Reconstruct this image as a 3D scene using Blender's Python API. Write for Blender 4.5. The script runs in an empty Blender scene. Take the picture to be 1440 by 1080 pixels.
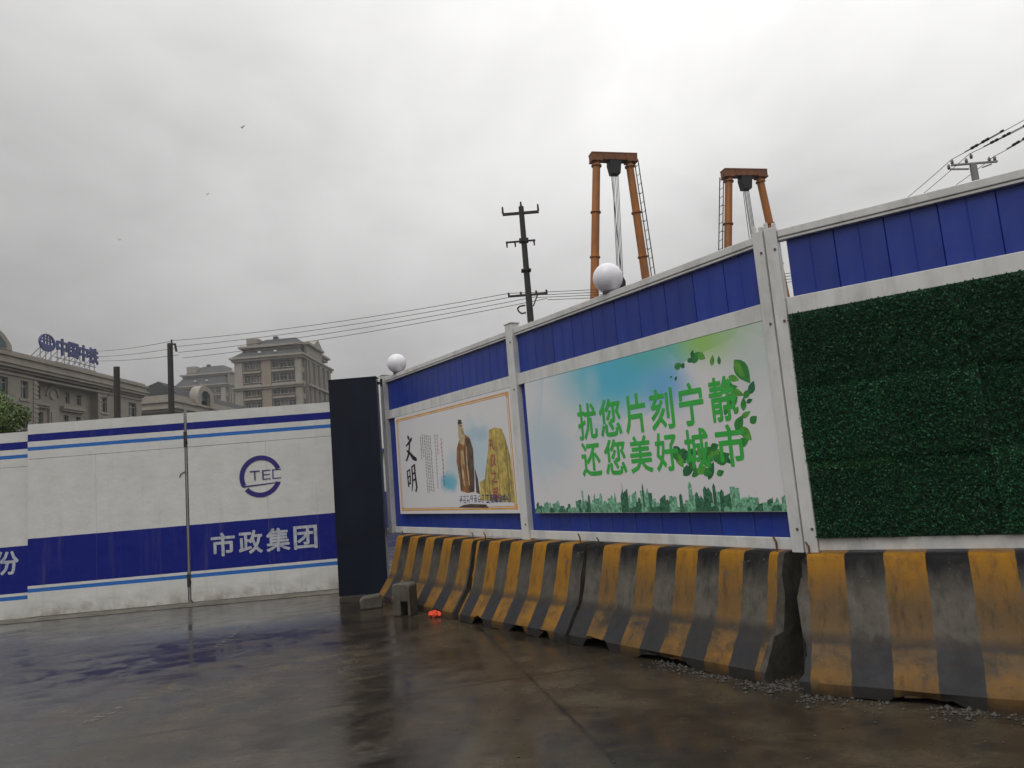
import bpy, bmesh, math, random
from mathutils import Vector, Matrix, noise
random.seed(7)
SC = bpy.context.scene
COL = SC.collection
R = math.radians

# ------------------------------------------------------------------ camera
PITCH, ROLL, FPX, CAM_H = R(7.20), R(-4.76), 1009.2, 1.5
fwd = Vector((0, math.cos(PITCH), math.sin(PITCH)))
right0 = Vector((1, 0, 0)); up0 = right0.cross(fwd)
right = right0 * math.cos(ROLL) + up0 * math.sin(ROLL)
upv = -right0 * math.sin(ROLL) + up0 * math.cos(ROLL)
cam_d = bpy.data.cameras.new('camera'); cam = bpy.data.objects.new('camera', cam_d)
COL.objects.link(cam); SC.camera = cam
m = Matrix((right, upv, -fwd)).transposed().to_4x4(); m.translation = (0, 0, CAM_H)
cam.matrix_world = m
cam_d.sensor_width = 36; cam_d.sensor_fit = 'HORIZONTAL'; cam_d.lens = FPX / 1440 * 36
cam_d.clip_end = 4000; cam_d.clip_start = 0.05

def ray(px, py): return right * (px - 720) + upv * (540 - py) + fwd * FPX
def at_z(px, py, z):
    d = ray(px, py); return Vector((0, 0, CAM_H)) + d * ((z - CAM_H) / d.z)
def at_y(px, py, Y):
    d = ray(px, py); return Vector((0, 0, CAM_H)) + d * (Y / d.y)

# ------------------------------------------------------------------ world: overcast sky
SUN_EL, SUN_AZ = R(58), R(-155)        # veiled sun, high behind the camera's left shoulder
w = bpy.data.worlds.new('World'); SC.world = w; w.use_nodes = True
nt = w.node_tree; nt.nodes.clear()
def N(nt, t, **kw):
    n = nt.nodes.new(t)
    for k, v in kw.items():
        if k == 'inp':
            for i, val in v.items(): n.inputs[i].default_value = val
        else: setattr(n, k, v)
    return n
def MATH(nt, op, a, b=None, clamp=False):
    n = nt.nodes.new('ShaderNodeMath'); n.operation = op; n.use_clamp = clamp
    for i, v in enumerate((a, b)):
        if v is None: continue
        if isinstance(v, (int, float)): n.inputs[i].default_value = v
        else: nt.links.new(v, n.inputs[i])
    return n.outputs[0]
def MIX(nt, fac, a, b, mode='MIX'):
    n = nt.nodes.new('ShaderNodeMix'); n.data_type = 'RGBA'; n.blend_type = mode
    for s, v in ((n.inputs[0], fac), (n.inputs[6], a), (n.inputs[7], b)):
        if isinstance(v, (int, float)): s.default_value = v
        elif isinstance(v, tuple): s.default_value = v if len(v) == 4 else (*v, 1)
        else: nt.links.new(v, s)
    return n.outputs[2]
def RAMP(nt, fac, stops, interp='LINEAR'):
    n = nt.nodes.new('ShaderNodeValToRGB'); n.color_ramp.interpolation = interp
    e = n.color_ramp.elements
    while len(e) < len(stops): e.new(0.5)
    for el, (p, c) in zip(e, stops):
        el.position = p; el.color = (c, c, c, 1) if isinstance(c, (int, float)) else (*c, 1)
    nt.links.new(fac, n.inputs[0]); return n.outputs[0]
def NOISE(nt, vec, scale, detail=4, rough=.55, dist=0, w4=None):
    n = nt.nodes.new('ShaderNodeTexNoise')
    n.inputs['Scale'].default_value = scale; n.inputs['Detail'].default_value = detail
    n.inputs['Roughness'].default_value = rough; n.inputs['Distortion'].default_value = dist
    if vec is not None: nt.links.new(vec, n.inputs['Vector'])
    return n.outputs[0]
def SCALEV(nt, vec, s, loc=(0, 0, 0), rot=(0, 0, 0)):
    n = nt.nodes.new('ShaderNodeMapping'); n.inputs['Scale'].default_value = s
    n.inputs['Location'].default_value = loc; n.inputs['Rotation'].default_value = rot
    nt.links.new(vec, n.inputs['Vector']); return n.outputs[0]

tc = N(nt, 'ShaderNodeTexCoord')
sep = N(nt, 'ShaderNodeSeparateXYZ'); nt.links.new(tc.outputs['Generated'], sep.inputs[0])
zpos = MATH(nt, 'MAXIMUM', sep.outputs[2], 0.0)
cie = MATH(nt, 'MULTIPLY_ADD', zpos, 3.0); cie.node.inputs[2].default_value = .82   # CIE overcast, (1 + 2 sin el) / 3
den = MATH(nt, 'ADD', zpos, 0.22)
cx = MATH(nt, 'DIVIDE', sep.outputs[0], den); cy = MATH(nt, 'DIVIDE', sep.outputs[1], den)
cmb = N(nt, 'ShaderNodeCombineXYZ'); nt.links.new(cx, cmb.inputs[0]); nt.links.new(cy, cmb.inputs[1])
cv = SCALEV(nt, cmb.outputs[0], (1, .8, 1), (3.1, .6, 0))
n1 = NOISE(nt, cv, .75, 5, .55, .25); n2 = NOISE(nt, cv, 2.4, 5, .55, .4)
cl = MATH(nt, 'ADD', MATH(nt, 'MULTIPLY', n1, .68), MATH(nt, 'MULTIPLY', n2, .32))
clr = RAMP(nt, cl, [(.32, .70), (.46, .91), (.57, 1.06), (.70, 1.16)])
sd = Vector((math.sin(SUN_AZ) * math.cos(SUN_EL), math.cos(SUN_AZ) * math.cos(SUN_EL), math.sin(SUN_EL)))
dt = N(nt, 'ShaderNodeVectorMath', operation='DOT_PRODUCT'); nt.links.new(tc.outputs['Generated'], dt.inputs[0]); dt.inputs[1].default_value = Vector((.42, .62, .66)).normalized()   # thinner cloud ahead and to the right
glow = MATH(nt, 'POWER', MATH(nt, 'MAXIMUM', dt.outputs['Value'], 0.0), 2.6)
glow = MATH(nt, 'MULTIPLY_ADD', glow, .58); glow.node.inputs[2].default_value = .66
lum = MATH(nt, 'MULTIPLY', MATH(nt, 'MULTIPLY', cie, glow), clr)
lum = MATH(nt, 'MULTIPLY', lum, 3.3)        # scaled for a background strength of 0.1
cloud = MIX(nt, 1.0, lum, (1.0, .99, .985), 'MULTIPLY')
sky = N(nt, 'ShaderNodeTexSky', sky_type='NISHITA', sun_disc=False, sun_elevation=SUN_EL, sun_rotation=SUN_AZ)
hsv = N(nt, 'ShaderNodeHueSaturation'); hsv.inputs['Saturation'].default_value = .15; nt.links.new(sky.outputs[0], hsv.inputs['Color'])
skyc = MIX(nt, .93, hsv.outputs[0], cloud)
bg = N(nt, 'ShaderNodeBackground'); bg.inputs[1].default_value = .1; nt.links.new(skyc, bg.inputs[0])
out = N(nt, 'ShaderNodeOutputWorld'); nt.links.new(bg.outputs[0], out.inputs[0])

# ------------------------------------------------------------------ sun behind the cloud, exposure
sl = bpy.data.lights.new('sun', 'SUN'); sl.energy = 1.1; sl.angle = R(40); sl.color = (1, .97, .93)
so = bpy.data.objects.new('sun', sl); COL.objects.link(so)
so.rotation_euler = sd.to_track_quat('Z', 'Y').to_euler(); so.location = (0, 0, 50)
vs = SC.view_settings; vs.view_transform = 'Standard'; vs.look = 'None'; vs.exposure = 0.30; vs.gamma = 1
vs.use_curve_mapping = False
SC.cycles.use_denoising = True
SC.cycles.max_bounces = 6; SC.cycles.diffuse_bounces = 3; SC.cycles.glossy_bounces = 3
SC.cycles.caustics_reflective = False; SC.cycles.caustics_refractive = False

# ------------------------------------------------------------------ helpers
class MB:
    """collects faces, then becomes one mesh object"""
    def __init__(s): s.v = []; s.f = []; s.mi = []
    def quad(s, *p, mi=0):
        b = len(s.v); s.v += [tuple(q) for q in p]; s.f.append(tuple(range(b, b + len(p)))); s.mi.append(mi); return s
    def box(s, x0, x1, y0, y1, z0, z1, mi=0):
        b = len(s.v)
        s.v += [(x0, y0, z0), (x1, y0, z0), (x1, y1, z0), (x0, y1, z0), (x0, y0, z1), (x1, y0, z1), (x1, y1, z1), (x0, y1, z1)]
        for f in ((0, 3, 2, 1), (4, 5, 6, 7), (0, 1, 5, 4), (1, 2, 6, 5), (2, 3, 7, 6), (3, 0, 4, 7)):
            s.f.append(tuple(b + i for i in f)); s.mi.append(mi)
        return s
    def tube(s, p0, p1, r0, r1=None, n=8, cap=True, mi=0):
        p0 = Vector(p0); p1 = Vector(p1); r1 = r0 if r1 is None else r1
        d = (p1 - p0).normalized(); a = d.orthogonal().normalized(); c = d.cross(a); b = len(s.v)
        for p, r in ((p0, r0), (p1, r1)):
            for i in range(n):
                t = 2 * math.pi * i / n; s.v.append(tuple(p + (a * math.cos(t) + c * math.sin(t)) * r))
        for i in range(n):
            j = (i + 1) % n; s.f.append((b + i, b + j, b + n + j, b + n + i)); s.mi.append(mi)
        if cap:
            s.f.append(tuple(b + i for i in reversed(range(n)))); s.f.append(tuple(b + n + i for i in range(n))); s.mi += [mi, mi]
        return s
    def path(s, pts, r, n=5, mi=0):
        for a, b in zip(pts, pts[1:]): s.tube(a, b, r, r, n, False, mi)
        return s
    def bar(s, p0, p1, wx, wy, mi=0):      # square bar
        p0 = Vector(p0); p1 = Vector(p1); d = (p1 - p0).normalized()
        a = Vector((1, 0, 0)) if abs(d.x) < .8 else Vector((0, 1, 0)); a = (a - d * a.dot(d)).normalized(); c = d.cross(a); b = len(s.v)
        for p in (p0, p1):
            for i, j in ((-1, -1), (1, -1), (1, 1), (-1, 1)): s.v.append(tuple(p + a * i * wx / 2 + c * j * wy / 2))
        for f in ((3, 2, 1, 0), (4, 5, 6, 7), (0, 1, 5, 4), (1, 2, 6, 5), (2, 3, 7, 6), (3, 0, 4, 7)):
            s.f.append(tuple(b + i for i in f)); s.mi.append(mi)
        return s
    def lathe(s, prof, c=(0, 0, 0), n=24, mi=0):
        b = len(s.v)
        for r, z in prof:
            for i in range(n):
                t = 2 * math.pi * i / n; s.v.append((c[0] + r * math.cos(t), c[1] + r * math.sin(t), c[2] + z))
        for k in range(len(prof) - 1):
            for i in range(n):
                j = (i + 1) % n; s.f.append((b + k * n + i, b + k * n + j, b + (k + 1) * n + j, b + (k + 1) * n + i)); s.mi.append(mi)
        return s
    def prism(s, poly, y0, y1, mi=0):      # polygon in x,z (counter-clockwise seen from -y) pushed from y0 (front) to y1
        b = len(s.v); n = len(poly)
        s.v += [(x, y0, z) for x, z in poly] + [(x, y1, z) for x, z in poly]
        s.f.append(tuple(range(b, b + n))); s.f.append(tuple(b + n + i for i in reversed(range(n)))); s.mi += [mi, mi]
        for i in range(n):
            j = (i + 1) % n; s.f.append((b + j, b + i, b + n + i, b + n + j)); s.mi.append(mi)
        return s
    def flat(s, poly, y, mi=0):            # a printed shape in the plane y
        return s.quad(*[(x, y, z) for x, z in poly], mi=mi)
    def build(s, name, mat, parent=None, smooth=False, bevel=0):
        me = bpy.data.meshes.new(name); me.from_pydata(s.v, [], s.f)
        for mm in (mat if isinstance(mat, (list, tuple)) else [mat]): me.materials.append(mm)
        me.polygons.foreach_set('material_index', s.mi); me.update()
        if smooth: me.shade_smooth()
        o = bpy.data.objects.new(name, me); COL.objects.link(o); o.parent = parent
        if bevel:
            md = o.modifiers.new('bevel', 'BEVEL'); md.width = bevel; md.segments = 2; md.limit_method = 'ANGLE'
        return o
def thing(name, label, cat, loc=(0, 0, 0), rz=0, group=None):
    o = bpy.data.objects.new(name, None); COL.objects.link(o); o.location = loc; o.rotation_euler = (0, 0, rz)
    return tag(o, label, cat, group)
def tag(o, label, cat, group=None):
    o['label'] = label; o['category'] = cat
    if group: o['group'] = group
    return o
def struct(o): o['kind'] = 'structure'; return o
def stuff(o): o['kind'] = 'stuff'; return o
def share(o, name, parent, loc=(0, 0, 0), rot=(0, 0, 0)):
    c = bpy.data.objects.new(name, o.data); COL.objects.link(c); c.parent = parent; c.location = loc; c.rotation_euler = rot; return c

_tc = {}
def glyphs(body, offset=0.0, res=2):
    """mesh of a text in the built-in font, as vertices in 0..1 and faces"""
    k = (body, offset)
    if k not in _tc:
        c = bpy.data.curves.new('t', 'FONT'); c.body = body; c.offset = offset; c.resolution_u = res
        o = bpy.data.objects.new('t', c); COL.objects.link(o)
        dg = bpy.context.evaluated_depsgraph_get(); me = bpy.data.meshes.new_from_object(o.evaluated_get(dg))
        vs_ = [v.co.copy() for v in me.vertices]; fs = [tuple(p.vertices) for p in me.polygons]
        bpy.data.objects.remove(o); bpy.data.curves.remove(c); bpy.data.meshes.remove(me)
        x0 = min(v.x for v in vs_); x1 = max(v.x for v in vs_); y0 = min(v.y for v in vs_); y1 = max(v.y for v in vs_)
        _tc[k] = ([((v.x - x0) / (x1 - x0), (v.y - y0) / (y1 - y0)) for v in vs_], fs)
    return _tc[k]
def put_text(mb, body, x0, x1, z0, z1, y, offset=0.0, depth=0, mi=0):
    if offset:                              # bold: shifted copies of the regular cut, a hair apart in depth
        for i, (dx, dz) in enumerate(((0, 0), (1, 0), (-1, 0), (0, 1), (0, -1), (.7, .7), (-.7, -.7), (.7, -.7), (-.7, .7))):
            ox, oz = dx * offset * (x1 - x0), dz * offset * (z1 - z0)
            put_text(mb, body, x0 + ox, x1 + ox, z0 + oz, z1 + oz, y - .00003 * i, 0, depth, mi)
        return mb
    vv, ff = glyphs(body); b = len(mb.v)
    mb.v += [(x0 + a * (x1 - x0), y, z0 + c * (z1 - z0)) for a, c in vv]
    for f in ff: mb.f.append(tuple(b + i for i in f)); mb.mi.append(mi)
    if depth:
        n = len(vv); mb.v += [(x, y + depth, z) for x, _, z in mb.v[b:b + n]]; cnt = {}
        for f in ff:
            mb.f.append(tuple(b + n + i for i in reversed(f))); mb.mi.append(mi)
            for i, j in zip(f, f[1:] + f[:1]): cnt[(i, j)] = 1
        for i, j in cnt:
            if (j, i) not in cnt: mb.f.append((b + j, b + i, b + n + i, b + n + j)); mb.mi.append(mi)
    return mb

# ------------------------------------------------------------------ materials
def new_mat(name):
    mt = bpy.data.materials.new(name); mt.use_nodes = True; t = mt.node_tree
    b = t.nodes['Principled BSDF']; return mt, t, b
def coords(t, kind='Object'): return N(t, 'ShaderNodeTexCoord').outputs[kind]
def bump(t, b, h, strength=.2, dist=.01):
    n = N(t, 'ShaderNodeBump'); n.inputs['Strength'].default_value = strength; n.inputs['Distance'].default_value = dist
    t.links.new(h, n.inputs['Height']); t.links.new(n.outputs[0], b.inputs['Normal'])
def mat(name, col, rough=.5, metal=0, var=.18, scale=6, bump_s=.0, dirt=None, dirt_amt=.5, dirt_scale=2.5, spec=.5, each=0):
    mt, t, b = new_mat(name); v = coords(t)
    n = NOISE(t, v, scale, 6, .6)
    lo = tuple(max(0, c * (1 - var)) for c in col); hi = tuple(c * (1 + var) for c in col)
    c = MIX(t, RAMP(t, n, [(.3, 0), (.7, 1)]), lo, hi)
    if dirt:
        d = RAMP(t, NOISE(t, SCALEV(t, v, (1, 1, .35)), dirt_scale, 8, .68), [(.46, 0), (.72, dirt_amt)])
        c = MIX(t, d, c, dirt)
    if each:                              # every piece a little lighter or darker than the next
        oi = N(t, 'ShaderNodeObjectInfo'); k = MATH(t, 'MULTIPLY_ADD', oi.outputs['Random'], 2 * each); k.node.inputs[2].default_value = 1 - each
        c = MIX(t, 1.0, c, k, 'MULTIPLY')
    t.links.new(c, b.inputs['Base Color'])
    b.inputs['Metallic'].default_value = metal; b.inputs['Specular IOR Level'].default_value = spec
    t.links.new(RAMP(t, n, [(.3, max(.02, rough - .08)), (.7, min(1, rough + .1))]), b.inputs['Roughness'])
    if bump_s: bump(t, b, NOISE(t, v, scale * 4, 6, .65), bump_s)
    return mt
M = {}
M['frame'] = mat('frame_white', (.62, .625, .61), .38, 0, .06, 3, .03, (.28, .27, .25), .55, 5)
M['board'] = mat('board_white', (.66, .65, .66), .3, 0, .03, 2)
M['blue'] = mat('sheet_blue', (.009, .031, .25), .38, 0, .16, 2.5, .06, (.035, .06, .22), .5, 5, spec=.45, each=.14)
M['navy'] = mat('navy_steel', (.0030, .0062, .016), .45, 0, .4, 2, .02, (.008, .016, .036), .5, 1.5, spec=.25)
M['greyside'] = mat('grey_steel', (.16, .16, .18), .5, .2, .2, 5)
M['steel_dark'] = mat('dark_steel', (.03, .028, .027), .6, .2, .3, 9)
M['rust'] = mat('rust', (.12, .06, .035), .8, 0, .4, 12)
M['concrete'] = mat('concrete', (.13, .12, .10), .7, 0, .3, 6, .25, (.045, .04, .033), .8, 4)
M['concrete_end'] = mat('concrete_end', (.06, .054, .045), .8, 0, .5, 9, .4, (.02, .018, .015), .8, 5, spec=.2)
M['concrete_w'] = mat('concrete_wet', (.095, .086, .07), .6, 0, .35, 7, .3, (.03, .027, .022), .8, 5)
M['globe'] = mat('opal_globe', (.76, .75, .80), .35, 0, .03, 2, 0, (.45, .44, .45), .25, 2)
_g = M['globe'].node_tree.nodes['Principled BSDF']; _g.inputs['Subsurface Weight'].default_value = .8; _g.inputs['Subsurface Radius'].default_value = (.2, .2, .2); _g.inputs['Subsurface Scale'].default_value = 1.0
M['crane'] = mat('crane_orange', (.37, .128, .014), .5, 0, .16, 2, .03, (.12, .05, .025), .75, 1.6)
M['crane_dark'] = mat('crane_beam_rusty', (.21, .075, .022), .6, 0, .3, 2, .03, (.07, .035, .02), .7, 2)
M['black'] = mat('black_steel', (.012, .012, .013), .5, .2, .3, 8)
M['wire'] = mat('wire', (.02, .02, .022), .6, 0, .1, 3)
M['pole_dark'] = mat('pole_tarred', (.035, .031, .027), .85, 0, .35, 5, .1)
M['pole_conc'] = mat('pole_concrete', (.24, .235, .225), .8, 0, .15, 4, .05)
M['stone'] = mat('facade_stone', (.28, .253, .215), .85, 0, .12, .6, 0, (.20, .175, .145), .6, .5)
M['stone_l'] = mat('facade_trim', (.32, .293, .25), .85, 0, .1, .6, 0, (.18, .16, .13), .6, .7)
M['tan'] = mat('facade_tan', (.265, .218, .168), .85, 0, .1, .3)
M['roof'] = mat('roof_slate', (.050, .052, .054), .85, 0, .2, .5)
M['roof_dark'] = mat('roof_black', (.018, .019, .021), .85, 0, .2, .5)
def mat_glass(name, dark, light):
    mt, t, b = new_mat(name); oi = N(t, 'ShaderNodeObjectInfo')
    c = MIX(t, RAMP(t, oi.outputs['Random'], [(.45, 0), (.6, .35), (.85, 1)]), dark, light)
    t.links.new(c, b.inputs['Base Color']); b.inputs['Roughness'].default_value = .12; return mt
M['glass'] = mat_glass('window_glass', (.025, .032, .033), (.14, .14, .13))
M['winframe'] = mat('window_frame', (.34, .33, .31), .6, 0, .1, 2)
M['glass_green'] = mat('window_glass_green', (.03, .075, .07), .12, 0, .3, .4)
M['sign_blue'] = mat('sign_blue', (.045, .055, .20), .55, 0, .1, 1)
M['galv'] = mat('galvanised', (.28, .28, .28), .5, .5, .15, 2)
M['bark'] = mat('bark', (.08, .06, .045), .9, 0, .3, 8, .4)
M['orange_bag'] = mat('orange_bag', (.75, .07, .02), .35, 0, .15, 9)
M['black_bird'] = mat('bird', (.02, .02, .02), .8)
M['cabin_white'] = mat('cabin_white', (.55, .57, .58), .5)
M['ink_blue'] = mat('print_deep_blue', (.028, .020, .17), .35, 0, .05, 5)
M['gate_letter'] = mat('letter_white', (.50, .52, .56), .45, 0, .08, 30, 0, (.10, .10, .24), .7, 22)
M['ink_black'] = mat('print_black', (.02, .02, .022), .4, 0, .1, 20)
M['ink_grey'] = mat('print_grey', (.22, .22, .23), .4, 0, .2, 60)
M['ink_red'] = mat('print_red', (.38, .05, .09), .4, 0, .2, 60)
M['ink_orange'] = mat('print_orange', (.66, .33, .06), .4, 0, .2, 8)
M['ink_green'] = mat('print_green', (.04, .42, .06), .35, 0, .12, 8)
M['leaf_a'] = mat('print_leaf_light', (.09, .33, .04), .35, 0, .35, 16)
M['leaf_b'] = mat('print_leaf_mid', (.03, .22, .04), .35, 0, .35, 16)
M['leaf_c'] = mat('print_leaf_dark', (.015, .13, .05), .35, 0, .3, 16)
M['skyline'] = mat('print_skyline', (.16, .38, .24), .35, 0, .8, 45)
M['skyline_d'] = mat('print_skyline_dark', (.035, .14, .075), .35, 0, .75, 50)
M['robe'] = mat('print_bronze', (.30, .13, .045), .35, 0, .5, 9)
M['robe_d'] = mat('print_bronze_dark', (.09, .055, .035), .35, 0, .5, 9)
M['robe_l'] = mat('print_bronze_light', (.50, .40, .22), .35, 0, .4, 18)
M['rock'] = mat('print_rock', (.50, .38, .10), .35, 0, .5, 16, 0, (.20, .15, .04), .8, 14)
M['rock_d'] = mat('print_rock_dark', (.24, .19, .05), .35, 0, .4, 14)
M['ink_cyan'] = mat('print_cyan', (.30, .52, .60), .35, 0, .2, 6)
M['ink_capt'] = mat('print_caption', (.03, .045, .17), .4, 0, .2, 30)

def mat_ground():
    mt, t, b = new_mat('wet_ground'); v = coords(t)
    big = NOISE(t, SCALEV(t, v, (.7, 1, 1), (2, 5, 0)), .42, 6, .62, .5)
    mid = NOISE(t, v, 1.7, 9, .68, .3)
    streak = NOISE(t, SCALEV(t, v, (.8, 1.25, 1), (7, 1, 0), (0, 0, R(18))), 3.1, 9, .7, .5)
    fine = NOISE(t, v, 34, 6, .75)
    grey = MIX(t, RAMP(t, mid, [(.3, 0), (.7, 1)]), (.044, .043, .042), (.105, .101, .095))
    mud = MIX(t, RAMP(t, MATH(t, 'ADD', MATH(t, 'MULTIPLY', big, .5), MATH(t, 'MULTIPLY', mid, .5)), [(.40, 0), (.58, 1)]), (.017, .013, .008), (.082, .064, .040))
    # muddy apron along the barriers: grows with x
    sp = N(t, 'ShaderNodeSeparateXYZ'); t.links.new(v, sp.inputs[0])
    side = MATH(t, 'MULTIPLY_ADD', sp.outputs[0], .26); side.node.inputs[2].default_value = .33
    mk = MATH(t, 'ADD', side, MATH(t, 'MULTIPLY_ADD', mid, 1.5)); 
    mk = MATH(t, 'SUBTRACT', mk, .32)
    mudm = RAMP(t, mk, [(.28, 0), (.62, 1)])
    c = MIX(t, mudm, grey, mud)
    c = MIX(t, RAMP(t, streak, [(.40, .6), (.55, 0)]), c, (.018, .016, .015))
    c = MIX(t, RAMP(t, fine, [(.3, .45), (.6, 0)]), c, (.015, .013, .012))
    # curved tyre track of thicker mud swinging in towards the barriers
    a_, b_, c_ = at_z(650, 885, 0), at_z(694, 935, 0), at_z(690, 1010, 0)
    d_ = 2 * (a_.x * (b_.y - c_.y) + b_.x * (c_.y - a_.y) + c_.x * (a_.y - b_.y)); qa, qb, qc = [q.x ** 2 + q.y ** 2 for q in (a_, b_, c_)]
    ox = (qa * (b_.y - c_.y) + qb * (c_.y - a_.y) + qc * (a_.y - b_.y)) / d_; oy = (qa * (c_.x - b_.x) + qb * (a_.x - c_.x) + qc * (b_.x - a_.x)) / d_
    rad = math.hypot(a_.x - ox, a_.y - oy)
    dst = MATH(t, 'SQRT', MATH(t, 'ADD', MATH(t, 'POWER', MATH(t, 'SUBTRACT', sp.outputs[0], ox), 2.0), MATH(t, 'POWER', MATH(t, 'SUBTRACT', sp.outputs[1], oy), 2.0)))
    rim = MATH(t, 'ABSOLUTE', MATH(t, 'SUBTRACT', MATH(t, 'ADD', dst, MATH(t, 'MULTIPLY', mid, .3)), rad + .15))
    trk = MATH(t, 'MULTIPLY', RAMP(t, rim, [(.03, 1), (.14, 0)]), RAMP(t, fine, [(.3, .3), (.6, .9)]))
    trk = MATH(t, 'MULTIPLY', trk, MATH(t, 'GREATER_THAN', sp.outputs[1], 3.5))
    c = MIX(t, trk, c, (.060, .046, .029))
    grit = RAMP(t, NOISE(t, v, 90, 3, .8), [(.62, 0), (.78, .7)])
    c = MIX(t, grit, c, (.10, .09, .075))
    # sawn joints between the concrete slabs
    jv = N(t, 'ShaderNodeSeparateXYZ'); t.links.new(SCALEV(t, v, (1, 1, 1), (1.3, .7, 0), (0, 0, R(-14))), jv.inputs[0])
    jn = MATH(t, 'MULTIPLY', MATH(t, 'SUBTRACT', NOISE(t, v, 5, 6, .7), .5), .05); jl = []
    for k, spc in ((0, 5.2), (1, 4.1)):
        q = MATH(t, 'ABSOLUTE', MATH(t, 'SUBTRACT', MATH(t, 'FRACT', MATH(t, 'DIVIDE', MATH(t, 'ADD', jv.outputs[k], jn), spc)), .5))
        jl.append(RAMP(t, MATH(t, 'MULTIPLY', q, spc), [(.006, 1), (.022, 0)]))
    joint = MATH(t, 'MULTIPLY', MATH(t, 'MAXIMUM', jl[0], jl[1]), RAMP(t, mid, [(.35, .2), (.6, .9)]))
    c = MIX(t, joint, c, (.010, .009, .008))
    t.links.new(c, b.inputs['Base Color'])
    wet = MATH(t, 'ADD', MATH(t, 'MULTIPLY', big, .5), MATH(t, 'MULTIPLY', streak, .5))
    rough = RAMP(t, wet, [(.39, .045), (.48, .10), (.55, .19), (.65, .34)])
    rough2 = MATH(t, 'ADD', rough, MATH(t, 'MULTIPLY', mudm, .07))
    t.links.new(rough2, b.inputs['Roughness'])
    b.inputs['IOR'].default_value = 1.42; b.inputs['Specular IOR Level'].default_value = .5
    h = MATH(t, 'ADD', MATH(t, 'ADD', MATH(t, 'MULTIPLY', fine, .55), MATH(t, 'MULTIPLY', NOISE(t, v, 140, 4, .8), .35)), MATH(t, 'ADD', MATH(t, 'MULTIPLY', mid, .7), MATH(t, 'MULTIPLY', streak, .8)))
    dry = RAMP(t, wet, [(.42, .08), (.6, 1)])
    bn = N(t, 'ShaderNodeBump'); bn.inputs['Distance'].default_value = .012
    t.links.new(h, bn.inputs['Height']); t.links.new(MATH(t, 'MULTIPLY', dry, .34), bn.inputs['Strength'])
    t.links.new(bn.outputs[0], b.inputs['Normal']); return mt
M['ground'] = mat_ground()

def mat_gate():
    """white sheet with painted bands; heights are metres above the leaf's foot line"""
    mt, t, b = new_mat('gate_paint'); v = coords(t)
    sp = N(t, 'ShaderNodeSeparateXYZ'); t.links.new(v, sp.inputs[0]); z = sp.outputs[2]
    wob = MATH(t, 'MULTIPLY', MATH(t, 'SUBTRACT', NOISE(t, v, 5, 3), .5), .006)
    z = MATH(t, 'ADD', z, wob)
    n = NOISE(t, v, 2.2, 6, .6)
    c = MIX(t, RAMP(t, n, [(.3, 0), (.7, 1)]), (.60, .595, .565), (.68, .675, .65))
    def band(z0, z1): return MATH(t, 'MULTIPLY', MATH(t, 'GREATER_THAN', z, z0), MATH(t, 'LESS_THAN', z, z1))
    scr = RAMP(t, NOISE(t, SCALEV(t, v, (1, 1, .3)), 15, 8, .7), [(.68, 1), (.74, .0)])
    db = MATH(t, 'MULTIPLY', MATH(t, 'ADD', band(.475, 1.155), band(2.585, 2.695)), scr)
    c = MIX(t, db, c, (.003, .010, .19))
    c = MIX(t, MATH(t, 'ADD', band(.38, .435), band(2.45, 2.505)), c, (.028, .15, .48))
    # grime: splash near the foot and rain streaks
    st = NOISE(t, SCALEV(t, v, (3.2, 1, .22)), 2.2, 7, .65)
    foot = RAMP(t, z, [(.0, 1), (.28, 0)])
    g = MATH(t, 'ADD', RAMP(t, st, [(.55, 0), (.85, .28)]), MATH(t, 'MULTIPLY', foot, RAMP(t, NOISE(t, v, 4, 8, .7), [(.38, 0), (.62, .85)])))
    c = MIX(t, MATH(t, 'MINIMUM', g, 1.0), c, (.21, .18, .14))
    t.links.new(c, b.inputs['Base Color']); b.inputs['Roughness'].default_value = .5; b.inputs['Specular IOR Level'].default_value = .28
    bump(t, b, NOISE(t, v, 1.9, 4), .5, .04); return mt
M['gate'] = mat_gate()

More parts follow.
